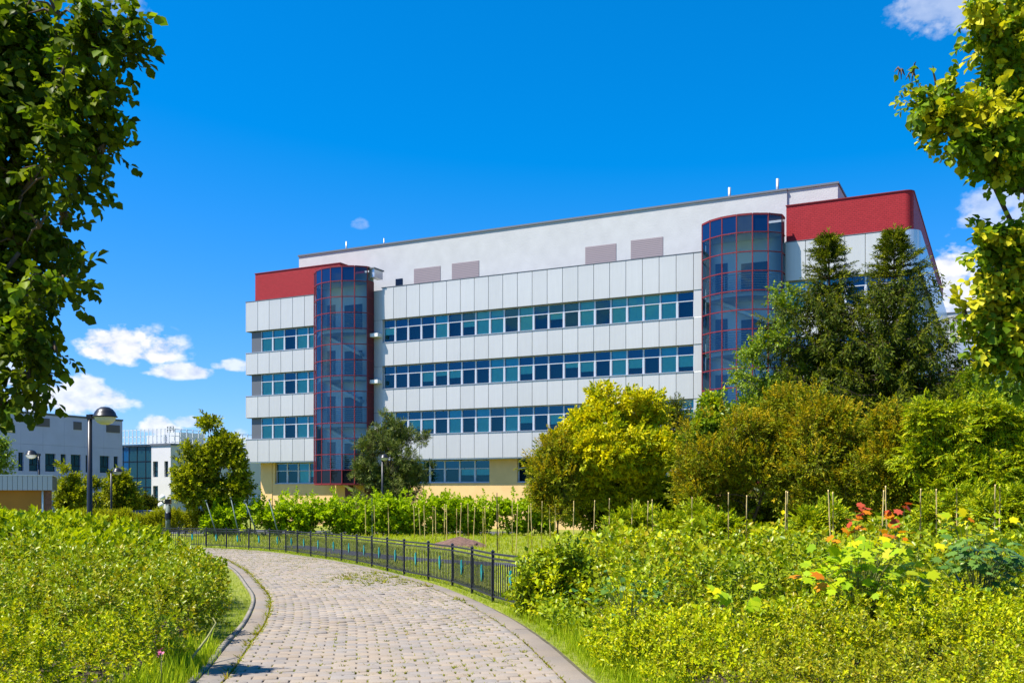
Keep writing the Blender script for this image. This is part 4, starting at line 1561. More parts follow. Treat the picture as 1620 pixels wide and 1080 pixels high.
# yellow kiosk at the left edge
KY = 45.0
kx = (83 - CX) / F * KY
kb = empty('kiosk', (kx, KY, 0), .40, 'low ochre kiosk with ribbed grey roof band and white downpipe, left edge', 'building')
kz1, kz0 = EYE + (HZ - 752.5) / F * KY, EYE + (HZ - 775) / F * KY
M['ochre'] = simple('shaded_ochre_wall', (.40, .17, .025), .8, var=.06, scale=2)  # wall yellow deepened to hold the shade of the roof overhang
boxm('wall', M['ochre'], -9, -.35, .25, 6, .2, kz0 - .003, kb)
boxm('roof_core', M['joint'], -9, -.02, .04, 6, kz0, kz1 - .02, kb)
pm_ = None
for i in range(18):
    m_ = MB(); x1_ = -.01 - i * .205
    o_ = None
    if pm_ is None:
        m_.box(-.19, 0, 0, .035, 0, kz1 - kz0); pm_ = m_.mesh('roof_panel', M['sill'])
    link('roof_panel', pm_, kb, (x1_, 0, kz0))
boxm('roof_edge', M['frame'], -9, .02, -.03, 6, kz1 + .002, kz1 + .05, kb)
boxm('corner_pier', M['brick'], -.345, -.05, .26, .6, .2, kz0 - .004, kb)
b = MB(); b.tube([(-.42, .2, .2), (-.42, .2, kz0)], [.045, .045], 8); b.tube([(-.42, .2, kz0 - .01), (-.42, .2, kz0 - .012)], [.05, .05], 8); b.build('downpipe', M['white_metal'], kb)

# grey annexe behind the right end of the main building
AN = at(1590, 800, 92)
an = empty('annexe_building', (AN.x, 92, 0), ROT, 'pale grey panelled annexe behind the right end of the main building', 'building')
az1, azm, azl = EYE + (HZ - 489) / F * 92, EYE + (HZ - 540) / F * 92, EYE + (HZ - 583) / F * 92
AX = 1.2
boxm('wall', M['joint'], -9, AX - .1, .1, 12, -.3, az1 - .02, an)
for i in range(5):
    x_ = -9 + i * 2.03
    boxm('wall_panel', M['panel'], x_ + .02, x_ + 2.03, .02, .099, azm + .01, az1, an)
    boxm('wall_panel', M['panel_side'], x_ + .02, x_ + 2.03, -.9, .098, azl, azm - .01, an)
    boxm('wall_panel', M['panel_side'], x_ + .02, x_ + 2.03, .021, .0985, 0, azl - .02, an)
boxm('roof_edge', M['coping'], -9.1, AX + .05, -.05, 12, az1 + .002, az1 + .1, an)

# distant block seen between the small tree and the main building
db = empty('distant_building', (at(402, 780, 190).x, 190, 0), -.2, 'small bluish distant block seen between round tree and main building', 'building')
boxm('wall', M['white_wall'], -3, 3, 0, 8, -.3, 7.2, db)
boxm('roof_edge', M['coping'], -3.1, 3.1, -.1, 8.1, 7.202, 7.4, db)
for i in range(4):
    for j in range(2):
        boxm('window', M['teal_glass'], -2.6 + i * 1.4, -1.7 + i * 1.4, -.03, -.002, 2 + j * 2.4, 3.4 + j * 2.4, db)

# ================================================================== fence
FP = [(300, 864.2), (308, 864.5), (340, 866), (377, 868), (411, 869.8), (448, 873), (477, 877.5), (502.6, 881.3), (527, 885), (555.6, 890), (584, 896), (612, 902.8), (642.8, 910.6), (678.6, 917.8), (716, 927), (753.4, 941), (792.3, 957.3)]
FW = [ground_at(*p) for p in FP]
FW = [(FW[0][0] - 4.5, FW[0][1] + 1.6), (FW[0][0] - 2.2, FW[0][1] + .9)] + FW[1:] + [(FW[-1][0] + .42, FW[-1][1] - 1.1)]
FC = catmull(FW, 900)
FA = np.concatenate([[0], np.cumsum(np.linalg.norm(np.diff(FC, axis=0), axis=1))])


def fpt(s):
    return np.array([np.interp(s, FA, FC[:, k]) for k in (0, 1)]).T


def make_fence():
    P0 = fpt(FA[-1])
    fence = empty('iron_fence', (P0[0], P0[1], g1(P0[1])), 0, 'low black iron fence with teal ornaments curving along the paved path', 'fence')
    base = Vector(fence.location)
    H = .74
    sec = 1.68
    ns = int(FA[-1] / sec)
    off = FA[-1] - ns * sec
    b = MB(); b.box(-.020, .020, -.020, .020, -.05, H + .02); b.box(-.027, .027, -.027, .027, H + .021, H + .035)
    b.poly([(-.027, -.027, H + .035), (.027, -.027, H + .035), (0, 0, H + .06)]); b.poly([(.027, -.027, H + .035), (.027, .027, H + .035), (0, 0, H + .06)])
    b.poly([(.027, .027, H + .035), (-.027, .027, H + .035), (0, 0, H + .06)]); b.poly([(-.027, .027, H + .035), (-.027, -.027, H + .035), (0, 0, H + .06)])
    b.box(-.028, .028, -.028, .028, .10, .13)
    post = b.mesh('post', M['iron'])
    # one picket: a flat bar between the rails, with spread claws at top and foot
    b = MB()
    b.box(-.010, .010, -.006, .006, .10, .60)
    for s in (-1, 1):
        b.poly([(-.006 * s, -.005, .58), (.006 * s, -.005, .575), (.042 * s, -.005, .655), (.036 * s, -.005, .665)])
        b.poly([(-.006 * s, .005, .58), (.006 * s, .005, .575), (.042 * s, .005, .655), (.036 * s, .005, .665)])
        b.poly([(-.006 * s, -.005, .19), (.006 * s, -.005, .20), (.040 * s, -.005, .12), (.033 * s, -.005, .11)])
    picket = b.mesh('picket', M['iron'])
    # teal ornament: a slender leaf with a twist
    b = MB()
    n = 10
    for i in range(n):
        t0, t1 = i / n, (i + 1) / n
        def pr(t): return .046 * math.sin(PI * t) ** .8
        def cxx(t): return .012 * math.sin(2 * PI * t)
        z0, z1 = .26 + .27 * t0, .26 + .27 * t1
        for y_ in (-.016, .016):
            b.poly([(cxx(t0) - pr(t0), y_, z0), (cxx(t0) + pr(t0), y_, z0), (cxx(t1) + pr(t1), y_, z1), (cxx(t1) - pr(t1), y_, z1)])
        for s in (-1, 1):
            b.poly([(cxx(t0) + s * pr(t0), -.016, z0), (cxx(t0) + s * pr(t0), .016, z0), (cxx(t1) + s * pr(t1), .016, z1), (cxx(t1) + s * pr(t1), -.016, z1)])
    orn = b.mesh('ornament', M['teal'])
    picks = []
    for i in range(ns + 1):
        s = off + i * sec
        p = fpt(s); q = fpt(min(s + .1, FA[-1])); q0 = fpt(max(s - .1, 0)); d = q - q0; ang = math.atan2(d[1], d[0])
        link('post', post, fence, mat4=Matrix.Translation(Vector((p[0], p[1], g1(p[1]))) - base) @ Matrix.Rotation(ang, 4, 'Z'))
        if i == ns: break
        p2 = fpt(s + sec)
        A, B = Vector((p[0], p[1], g1(p[1]))) - base, Vector((p2[0], p2[1], g1(p2[1]))) - base
        dd = (B - A).normalized()
        for z, h, nm in ((.735, .014, 'top_rail'), (.665, .012, 'rail'), (.095, .013, 'bottom_rail')):
            b = MB()
            x = dd.cross(Vector((0, 0, 1))).normalized() * .014
            A2, B2 = A + dd * .032, B - dd * .032
            vs = [A2 + x, A2 - x, B2 - x, B2 + x]
            b.v = [tuple(v + Vector((0, 0, z - h))) for v in vs] + [tuple(v + Vector((0, 0, z + h))) for v in vs]
            for f in ((0, 3, 2, 1), (4, 5, 6, 7), (0, 1, 5, 4), (1, 2, 6, 5), (2, 3, 7, 6), (3, 0, 4, 7)):
                b.f.append(f); b.m.append(0); b.s.append(False)
            b.build(nm, M['iron'], fence)
        ang = math.atan2(dd.y, dd.x)
        npk = 16
        for k in range(npk):
            t = (k + .5) / npk
            c = A.lerp(B, t)
            picks.append(Matrix.Translation(c) @ Matrix.Rotation(ang, 4, 'Z'))
        # ring of scrolls under the top rail
        c = A.lerp(B, .5)
        link('ornament', orn, fence, mat4=Matrix.Translation(c) @ Matrix.Rotation(ang, 4, 'Z'))
    picks = picks[::-1]
    for m in picks[:300]:
        link('picket', picket, fence, mat4=m)
    bm = bmesh.new()
    pv = [v.co.copy() for v in picket.vertices]; pf = [tuple(p.vertices) for p in picket.polygons]
    V, Fc = [], []
    for m in picks[300:]:
        b0 = len(V)
        V += [tuple(m @ v) for v in pv]; Fc += [tuple(b0 + i for i in f) for f in pf]
    bm.free()
    if V:
        me = bpy.data.meshes.new('far_pickets'); me.from_pydata(V, [], Fc); me.materials.append(M['iron'])
        o = link('pickets', me, fence); o['kind'] = 'stuff'


make_fence()

# ================================================================== lamps
def street_lamp(px, Y, ztop, headpx, label, s=1.0, flip=1, hz=None):
    x = (px - CX) / F * Y
    zg = g1(Y)
    t = empty('street_lamp', (x, Y, zg), 0, label, 'street lamp', 'black dome street lamps')
    H = ztop - zg
    b = MB(); b.tube([(0, 0, -.2), (0, 0, 1.0), (0, 0, H - .28)], [.075, .07, .058], 12); b.lathe([(.085, .0), (.085, .9), (.075, .95)], 12)
    b.box(-.065, .065, -.065, .065, H - .285, H - .17)
    b.build('post', M['black_metal'], t)
    R = headpx / 2 / F * Y
    cx = flip * (R + .10)
    zc = H - .22
    b = MB(); b.box(min(0, flip * .16), max(0, flip * .16), -.03, .03, zc - .0, zc + .06); b.build('arm', M['black_metal'], t)
    b = MB(); b.lathe([(0, R * .86), (R * .35, R * .82), (R * .65, R * .64), (R * .86, R * .38), (R * .97, R * .08), (R * 1.05, R * .02), (R * 1.05, -R * .06), (R * .9, -R * .06)], 24, 0, (cx, 0, zc)); b.build('lamp_shade', M['black_metal'], t)
    b = MB(); b.lathe([(R * .90, -R * .062), (R * .84, -R * .3), (R * .62, -R * .56), (R * .3, -R * .70), (0, -R * .73)], 24, 0, (cx, 0, zc)); b.build('lens', M['opal'], t)
    return t


street_lamp(142, 25, EYE + (HZ - 645) / F * 25, 36, 'tall black street lamp with dome head in front of the grey building, biggest of all')
street_lamp(61.5, 50, EYE + (HZ - 712) / F * 50, 18, 'black dome street lamp standing before the ochre kiosk', flip=-1)
street_lamp(176, 66.5, EYE + (HZ - 740.5) / F * 66.5, 15, 'small distant dome street lamp beside the green bushes and grey building corner')
street_lamp(605, 59.6, EYE + (HZ - 718) / F * 59.6, 14, 'dome street lamp in front of the pine tree behind the vines', flip=.3)


def globe_lamp(px, py, Y, label, two=False):
    p = at(px, py, Y)
    t = empty('globe_lamp', (p.x, Y, g1(Y)), 0, label, 'street lamp', 'white globe lamps')
    H = p.z - g1(Y)
    r = .24 if Y > 60 else .2
    b = MB(); b.tube([(0, 0, -.1), (0, 0, H - r)], [.05, .04], 8); b.build('post', M['galv'], t)
    for k in range(2 if two else 1):
        b = MB()
        b.lathe([(.001, -r)] + [(r * math.sin(PI * i / 8), -r * math.cos(PI * i / 8)) for i in range(1, 8)] + [(.001, r)], 14, 0, (-.12 * k, 0, H - k * .62))
        b.build('globe', M['opal_globe'], t)


globe_lamp(257, 786.5, 80, 'twin white globe lamp in front of the white building', True)
globe_lamp(403, 787, 60, 'single white globe lamp beside the left corner of the main building')

# dark service bollard post by the clipped hedge
p = ground_at(266, 838)
b = MB(); h_ = EYE + (HZ - 797) / F * 58
t = empty('signal_post', ((266 - CX) / F * 58, 58, g1(58)), 0, 'dark post with small boxes rising from the clipped hedge', 'post')
b.tube([(0, 0, -.1), (0, 0, h_ - g1(58))], [.16, .15], 10); b.build('post', M['galv'], t)
b = MB(); b.lathe([(.19, 0), (.19, .34), (.16, .42), (0, .46)], 10, 0, (0, 0, h_ - g1(58) - .9)); b.build('lantern', M['black_metal'], t)
b = MB(); b.box(-.15, .15, -.15, .15, h_ - g1(58) + .01, h_ - g1(58) + .3); b.build('box', M['black_metal'], t)

# ================================================================== cars in the car park
M['car_navy'] = simple('car_paint_navy', (.015, .018, .05), .25, .3, spec=.6)
M['car_silver'] = simple('car_paint_silver', (.45, .50, .55), .28, .5, spec=.6)
M['car_glass'] = simple('car_glass', (.02, .03, .04), .08, 0, spec=.8)
M['tyre'] = simple('tyre', (.02, .02, .02), .8)


def car(px, Y, rz, mat, label):
    p = ((px - CX) / F * Y, Y, g1(Y))
    t = empty('parked_car', p, rz, label, 'car', 'cars in the car park')
    prof = [(-2.1, .35), (-2.15, .75), (-1.9, .92), (-1.35, .98), (-.65, 1.42), (.75, 1.46), (1.45, 1.02), (2.0, .88), (2.15, .6), (2.1, .33)]
    b = MB()
    n = len(prof)
    ring = []
    for sgn in (-1, 1):
        for x, z in prof:
            w = .86 if z < 1.05 else .66
            ring.append((x, sgn * w, z))
    b.v = ring
    for i in range(n):
        j = (i + 1) % n
        b.f.append((i, j, n + j, n + i)); b.m.append(0); b.s.append(False)
    b.f.append(tuple(range(n))); b.f.append(tuple(range(2 * n - 1, n - 1, -1))); b.m += [0, 0]; b.s += [False, False]
    b.build('body', mat, t)
    b = MB()
    for sgn in (-1, 1):
        b.poly([(-1.15, sgn * .845, 1.02), (-.62, sgn * .70, 1.36), (.68, sgn * .70, 1.40), (1.25, sgn * .845, 1.05)])
    b.poly([(-1.32, -.72, 1.03), (-1.32, .72, 1.03), (-.72, .60, 1.405), (-.72, -.60, 1.405)]); b.poly([(1.46, -.72, 1.06), (1.46, .72, 1.06), (.84, .60, 1.43), (.84, -.60, 1.43)])
    b.build('windows', M['car_glass'], t)
    for x in (-1.3, 1.3):
        for y in (-.80, .80):
            b = MB(); b.tube([(x, y - .1, .32), (x, y + .1, .32)], [.32, .32], 14); b.build('wheel', M['tyre'], t)


car(214, 66, .5, M['car_navy'], 'dark navy car parked behind the left hedge')
car(244, 67.5, .4, M['car_silver'], 'silver car parked right of the navy one below the white building')

# leaning galvanised end posts of the vine rows
for (x0, y0), (x1, y1), lab in (((325.7, 791.5), (346.7, 857), 'leaning grey steel post in front of the round tree at the clipped hedge end'), ((365, 787), (381, 857.5), 'leaning grey steel post half hidden in vines, second from the round tree'),
                             ((387.4, 791.5), (411, 856), 'leaning grey steel post left of the globe lamp above the fence'), ((425.7, 790), (444, 858), 'leaning grey steel post against the ochre corner of the building')):
    gx, gy = ground_at(x1, y1)
    tp = at(x0, y0, gy + .15)
    t = empty('leaning_post', (gx, gy, g1(gy)), 0, lab, 'post', 'leaning end posts of the vine rows')
    q = tp - Vector(t.location)
    b = MB(); b.tube([tuple(-q * .05), tuple(q * .5), tuple(q)], [.025, .023, .022], 6); b.build('rod', M['galv'], t)
    b = MB(); b.tube([tuple(q * .985), tuple(q * 1.01)], [.045, .045], 6); b.build('cap', M['galv'], t)

# ================================================================== bamboo canes
ORD = 'first second third fourth fifth sixth seventh eighth ninth tenth eleventh twelfth thirteenth fourteenth fifteenth sixteenth seventeenth eighteenth nineteenth twentieth twenty-first twenty-second twenty-third twenty-fourth twenty-fifth twenty-sixth twenty-seventh twenty-eighth twenty-ninth thirtieth thirty-first thirty-second thirty-third thirty-fourth'.split()


def cane(px_t, py_t, px_b, py_b, Y, label, mat='cane', rad=.0115):
    if Y is None:
        gx, Y = ground_at(px_b, py_b)
    else:
        gx = (px_b - CX) / F * Y
    tp = at(px_t, py_t, Y)
    B = Vector((gx, Y, g1(Y)))
    q = tp - B
    b = MB(); r = random.Random(int(px_t * 10))
    pts, rad_ = [tuple(-q * .04)], [rad * 1.1]
    for i in range(1, 8):
        t = i / 7
        w = .010 * (r.random() - .5)
        pts += [tuple(q * (t - .02) + Vector((w, 0, 0))), tuple(q * t + Vector((w, 0, 0)))]
        rad_ += [rad * (1.05 - .25 * t), rad * (1.35 - .25 * t)]
    b.tube(pts, rad_, 6)
    o = link('bamboo_cane', b.mesh('bamboo_cane', M[mat]), None, B)
    tag(o, label, 'cane', 'bamboo canes set out on the lawn')


LAWN = [(558.9, 800, 560, 846), (578, 798, 578.6, 848), (592, 799, 593, 849), (614, 797, 615.2, 850), (629.6, 800, 631, 847), (654.5, 800, 656, 853), (662.5, 803, 665, 850), (670.8, 799, 672, 856), (685, 801, 684.5, 853), (688.7, 802, 689.8, 861),
        (703.6, 797, 702.8, 860), (706.4, 798, 707, 863), (722.4, 805, 722.8, 862.5), (729.8, 795, 727.5, 862), (740.5, 796, 740.8, 862), (751.5, 800, 748.8, 861), (764.2, 802, 764.6, 869), (767, 800, 768.5, 868), (789, 797, 789.6, 871), (810.4, 793, 810.6, 876),
        (819, 797, 816.2, 879), (836.8, 799, 834.8, 876), (840, 796, 842.2, 886), (857.6, 792.5, 856.8, 878), (869.6, 800, 870.6, 885), (878.5, 797, 878.8, 886)]
for i, (a, b_, c, d) in enumerate(LAWN):
    lab = 'thin bamboo cane before the vine hedge, %s from the lamp side' % ORD[i]
    if 10 <= i <= 15: lab = 'thin bamboo cane standing at the soil mound, %s of its canes from the left' % ORD[i - 10]
    if i > 15: lab = 'thin bamboo cane on the open lawn behind the fence, %s right of the mound' % ORD[i - 16]
    cane(a, b_, c, d, None, lab, rad=.014 + .00016 * (880 - d) * 1.2)
cane(786.4, 779, 786.6, 874, None, 'thick dark brown stake taller than the canes, on the lawn by the fence', 'cane_dark', .019)
cane(588.5, 788, 589, 850, None, 'slim dark grey stake among vines near the pine', 'galv', .02)
SHR = [(908, 792, 905.5, 24.5), (941, 791, 937, 24), (964, 788, 964, 23.5), (1000.5, 788, 998, 23), (1025, 792, 1024, 23.5), (1032, 789.5, 1032.5, 23), (1095, 786, 1094.5, 22.3), (1152.5, 778.5, 1152, 20.5), (1181.5, 783, 1180, 21),
       (1243.2, 776, 1243, 19.8), (1246, 777, 1245.6, 20), (1310, 774.5, 1317.5, 19.2), (1317.8, 778, 1318.8, 19.6), (1398, 775, 1393, 19.5), (1401, 768, 1405, 18.5), (1456.8, 772.5, 1455, 18.8), (1481, 773, 1482.5, 19.5), (1513.5, 772, 1514, 19.5), (1574.5, 766, 1572, 18.2), (1581.8, 769.5, 1581, 18.8)]
SN = ['in front of the golden tree, leftmost among the shrubs', 'in front of the golden tree, second among the shrubs', 'beneath the golden tree, third among the shrubs', 'beneath the golden tree, just left of a close pair', 'left one of the close pair under the golden tree edge', 'right one of the close pair under the golden tree edge',
      'rising alone from the ferny green sprays', 'at the left end of the bronze shrub, alone', 'in front of the bronze shrub, short and right of the lone one', 'left one of a touching pair before the bronze shrub', 'right one of a touching pair before the bronze shrub',
      'leaning right, crossing another in a narrow V', 'leaning left, crossing another in a narrow V', 'leaning beside the red maple leaves, shorter of two', 'tall beside the red maple leaves, taller of two', 'right of the crimson leaves, standing straight',
      'half hidden, next right after the one by the crimson leaves', 'half hidden in the light green sumac', 'left one of the pair near the right edge', 'right one of the pair near the right edge']
for (a, b_, c, Y), nm in zip(SHR, SN):
    cane(a, b_, c, 900, Y, 'bamboo cane ' + nm)

# soil mound on the lawn
mx, my = ground_at(724, 866)
b = MB()
n, rings = 28, 7
rr_ = random.Random(4)
lay = []
for j in range(rings):
    f_ = j / (rings - 1)
    lay.append([((1.05 * (1 - f_) + .02) * (1 + .12 * rr_.uniform(-1, 1)) * 1.12 * math.cos(2 * PI * k / n), (1.05 * (1 - f_) + .02) * 1.5 * math.sin(2 * PI * k / n) + 1.2, .42 * f_ ** .7 + rr_.uniform(-.02, .02) - .03 + (.02 * -.02)) for k in range(n)])
for j in range(rings - 1):
    for k in range(n):
        b.poly([lay[j][k], lay[j][(k + 1) % n], lay[j + 1][(k + 1) % n], lay[j + 1][k]])
b.poly(lay[-1])
o = b.build('soil_mound', M['soil'], None, (mx, my + .2, g1(my + 1.6) + .0))
tag(o, 'low mound of brown bark soil on the lawn behind the fence', 'soil mound')
#@@PLANTS
# ================================================================== plants
def variants(k, *a, **kw):
    return [sprig(*a, seed=i * 13 + 1, **kw) for i in range(k)]


def plant(name, base, label, cat, group=None):
    return empty(name, base, 0, label, cat, group)


# ---- low planting: a canopy surface over the ground, leaf size following distance
def cover(name, n, y0, y1, xlim, hfun, px_len, vs, mats, label, seed, alt=None, edge=None, minlen=.05, kind='stuff', ypow=.6, lean=(0, 0), rough=.16, deep=.34, zone=None, clump=None):
    r = np.random.default_rng(seed)
    u = r.random(n)
    Y = (y0 ** -ypow + u * (y1 ** -ypow - y0 ** -ypow)) ** (-1 / ypow)
    xa, xb = xlim(Y)
    X = xa + (xb - xa) * r.random(n)
    if edge:
        # more twigs on the open flank of the planting
        m = r.random(n) < .16
        q = np.abs(r.normal(0, .18, n))
        X = np.where(m, (xa + q) if edge > 0 else (xb - q), X)
    d = (X - xa) if edge and edge > 0 else (xb - X)
    h, keep = hfun(X, Y)
    p3 = np.stack([X, Y, 0 * X], 1)
    fr_ = np.interp(Y, [3, 25], [1.0, .45])[:, None]
    h = h * (1 + rough * noise3(p3, 2.2, seed)) + .17 * np.abs(noise3(p3 * fr_, 7, seed + 1)) ** .7 * 1.3 - .12 + .10 * noise3(p3 * fr_, 19, seed + 4)
    if edge:
        h = h * np.clip(np.clip(d, 0.02, 1) / .22, 0, 1) ** .4
    z = gz(Y) + h * (1 - np.abs(r.normal(0, deep, n)))
    if edge:
        lo = (d < .3) & (r.random(n) < .6)
        z = np.where(lo, gz(Y) + h * r.random(n), z)
    nrm = None
    if clump:
        # rounded clumps with dark gaps between them; a fifth of the twigs stay low as filling
        kc, rho0, rho1 = clump
        Yc = y0 + (y1 - y0) * r.random(kc * 4)
        ca, cb_ = xlim(Yc)
        wmax = np.max(cb_ - ca)
        ok_ = r.random(kc * 4) < np.clip((cb_ - ca) / wmax, 0, 1)
        Yc, ca, cb_ = Yc[ok_][:kc], ca[ok_][:kc], cb_[ok_][:kc]
        rad = np.interp(Yc, [y0, y1], [rho0, rho1]) * np.exp(r.normal(0, .28, len(Yc)))
        Xc = ca + (cb_ - ca) * r.random(len(Yc))
        if edge and edge > 0: Xc = np.maximum(Xc, ca + rad * .75)
        if edge and edge < 0: Xc = np.minimum(Xc, cb_ - rad * .75)
        hc, _k = hfun(Xc, Yc)
        hc = np.maximum(hc * (1 + .16 * noise3(np.stack([Xc, Yc, 0 * Xc], 1), 2.2, seed)) + r.normal(0, .05, len(Yc)), .22)
        rad = np.minimum(rad, hc * .95)
        zc = gz(Yc) + hc - rad * .85
        tone = r.normal(0, 1, len(Yc))
        w = rad ** 2 / Yc ** 1.35; w /= w.sum()
        ix = r.choice(len(Yc), n, p=w)
        d3 = unit(n, r); d3[:, 2] = np.abs(d3[:, 2]) * 1.1 - .35 * (r.random(n) < .3)
        fr2 = 1 - np.abs(r.normal(0, .12, n))
        use = r.random(n) < .84
        X = np.where(use, Xc[ix] + d3[:, 0] * rad[ix] * fr2, X); Y = np.where(use, Yc[ix] + d3[:, 1] * rad[ix] * fr2, Y)
        z = np.where(use, zc[ix] + d3[:, 2] * rad[ix] * fr2, gz(Y) + (z - gz(Y)) * .45)
        nrm = np.where(use[:, None], d3, np.array((0, 0, .6)))
        tn = np.where(use, tone[ix], -.8)
    k = keep & (z > gz(Y) - .02) & (xb > xa)
    pos = np.stack([X, Y, z], 1)[k]
    nn = len(pos)
    dr = np.stack([r.normal(lean[0], .7, nn), r.normal(lean[1], .7, nn), np.abs(r.normal(.8, .4, nn))], 1)
    if nrm is not None:
        dr = nrm[k] * 1.0 + np.array((0, 0, .35)) + np.array((-.25, -.1, .2)) + r.normal(0, .34, (nn, 3))
    elif edge:
        side = (d[k] < .35)
        dr[side, 0] += -edge * .7
    sz = np.maximum(minlen, px_len * pos[:, 1] / F) * r.uniform(.7, 1.3, nn)
    al = None
    if alt:
        al = np.zeros(nn, int)
        q = noise3(pos, 1.6, seed + 3) * .5 + r.normal(0, .45, nn)
        if nrm is not None: q = q + tn[k] * .75
        lo = -9
        for (frac, mi) in alt:
            t = np.quantile(q, 1 - frac)
            al[q > t] = mi
    sh = r.random(nn) < .035
    if name == 'foliage': sh = r.random(nn) < .09
    sz[sh] *= r.uniform(1.1, 1.35, sh.sum()); dr[sh] = np.stack([r.normal(0, .3, sh.sum()), r.normal(0, .3, sh.sum()), np.ones(sh.sum())], 1); pos[sh, 2] += .06 if edge and edge > 0 else .0
    if zone is not None:
        al = zone(pos, al if al is not None else np.zeros(nn, int), r)
    v, t, mi = scatter(vs, pos, dr, sz, roll=r.uniform(0, 6.28, nn), seed=seed + 2, alt=al)
    base = (float(pos[:, 0].mean()), float(pos[:, 1].mean()), g1(float(pos[:, 1].mean())))
    o = link(name, np_mesh(name, v - np.array(base), t, mats, mi), None, base)
    tag(o, label, None, None, kind)
    return o


VS = variants(6, 10, 1.0, leaf_simple(1, .56, .11, .12), .36, spread=66, curve=.15, adax=1.0)
VSN = variants(6, 12, 1.0, LSN, .34, spread=55, curve=.15)
VSW = variants(6, 9, 1.0, leaf_simple(1, .7, .10, .12), .37, spread=66, curve=.1, adax=1.0)
VHI = variants(6, 9, 1.0, leaf_simple(1, .56, .10, .12), .48, spread=52, curve=.1, tipcluster=.3, adax=.8)

# right boundary of the fence line as a function of Y
_fo = np.argsort(FC[:, 1])


def xf_at(y):
    return np.interp(y, FC[_fo, 1], FC[_fo, 0])


def right_edge(Y):
    near = xr_at(Y) + .33 + .06 * np.sin(Y * 2.1)
    far = np.interp(Y, [12.5, 13.6, 15, 17, 20, 24, 30], [.34, .08, .50, .95, 1.5, 2.5, 4.6])
    return np.where(Y < 12.5, near, np.maximum(far, -5))


def right_zone(pos, al, r):
    q = noise3(pos, 1.5, 77) + .5 * noise3(pos, 3.7, 78)
    return np.where((q > .42) & (r.random(len(q)) < .85), 2, al)


def right_h(X, Y):
    h = np.interp(Y, [2.5, 6, 9, 11, 14, 18, 24], [.55, .46, .46, .54, .58, .60, .62])
    h = h + .16 * np.clip((X - 3) / 6, 0, 1) * np.clip((Y - 10) / 4, 0, 1)
    yy = Y + .7 * np.sin(X * .9 + .5) + .3 * np.sin(X * 2.3)
    h = h * (1 - .34 * np.exp(-((yy - 7.0) / .45) ** 2) - .30 * np.exp(-((yy - 9.6) / .6) ** 2) - .25 * np.exp(-((yy - 5.2) / .35) ** 2))
    return h, np.ones(len(X), bool)


cover('spirea_bed', 14500, 2.6, 9.6, lambda Y: (right_edge(Y), .54 * Y + 1.4), right_h, 20, VS, [M['lf_spirea_y'], M['twig'], M['lf_spirea']],
      'low golden green spirea bed filling the right foreground', 21, alt=[(.18, 2)], edge=1, zone=right_zone, clump=(270, .15, .25))
cover('shrub_bed', 12000, 9.0, 25, lambda Y: (right_edge(Y), .57 * Y + .8), right_h, 22, VSW, [M['lf_mixed'], M['twig'], M['lf_spirea'], M['lf_spirea_y']],
      'mixed green shrub bed behind the golden spirea, canes rising from it', 22, alt=[(.40, 2), (.12, 3)], edge=1, clump=(330, .26, .46))


def left_edge(Y):
    off = np.interp(Y, [3, 8, 12, 16, 19, 23], [.34, .30, .34, .80, 1.25, 1.6])
    return xl_at(Y) - off


def left_zone(pos, al, r):
    y = pos[:, 1] + .9 * noise3(pos, 1.1, 31) + .35 * pos[:, 0] * 0
    near = y < 8.2
    al = np.where(near & (r.random(len(y)) < .75), 2, al)
    mid = (y >= 8.2) & (r.random(len(y)) < .45)
    return np.where(mid, 3, np.where((y >= 8.2) & (al == 2), 0, al))


def left_h(X, Y):
    h = np.interp(Y, [2.5, 6, 9, 13, 18], [.50, .54, .56, .58, .6])
    yy = Y + .5 * np.sin(X * 1.1)
    h = h * (1 - .42 * np.exp(-((yy - 8.7) / .7) ** 2) - .30 * np.exp(-((yy - 13.0) / .8) ** 2))
    return h, np.ones(len(X), bool)


cover('spirea_bed', 14500, 3.0, 17.5, lambda Y: (-.54 * Y - 1.3, left_edge(Y)), left_h, 20, VS, [M['lf_spirea'], M['twig'], M['lf_spirea_y'], M['lf_mixed']],
      'low spirea bed left of the stone path with reddish shoot tips', 23, alt=[(.45, 3), (.20, 2)], edge=-1, zone=left_zone, clump=(380, .18, .34))


def hedge_h(X, Y):
    # falls from the left edge towards the path end
    u = np.clip((X / Y + .53) / .22, 0, 1)
    top = .93 - .66 * u ** 1.6 + .08 * np.sin(X * 1.7)
    h = top * np.clip((Y - 15.3) / 3.4, .25, 1) ** .6
    return h, np.ones(len(X), bool)


def hedge_lim(Y):
    return (-.60 * Y - 1, np.interp(Y, [15.5, 18, 22, 26], [-6.1, -6.6, -7.6, -9.3]))


hb = plant('flowering_hedge', (-10, 20.5, g1(20.5)), 'big loose bright green hedge left of the path, with upright leafy shoots', 'hedge')
o = cover('foliage', 12000, 15.6, 26, hedge_lim, hedge_h, 19, VHI, [M['lf_hedge'], M['twig'], M['lf_mixed']], None, 24, alt=[(.22, 2)], edge=-1, kind=None, deep=.3, rough=.10, clump=(170, .30, .46))
o.location = Vector(o.location) - Vector(hb.location); o.parent = hb
if 'kind' in o: del o['kind']
st_ = MB(); rr_ = random.Random(2)
for i in range(26):
    x, y = rr_.uniform(-13, -8), rr_.uniform(18, 23)
    if x > -6.9 or x > hedge_lim(np.array([y]))[1][0] - .4: continue
    q = Vector((x, y, g1(y))) - Vector(hb.location)
    st_.tube([q, q + Vector((rr_.uniform(-.1, .1), 0, .5)), q + Vector((rr_.uniform(-.2, .2), 0, 1.0))], [.012, .010, .006], 5)
st_.build('stem', M['twig'], hb)

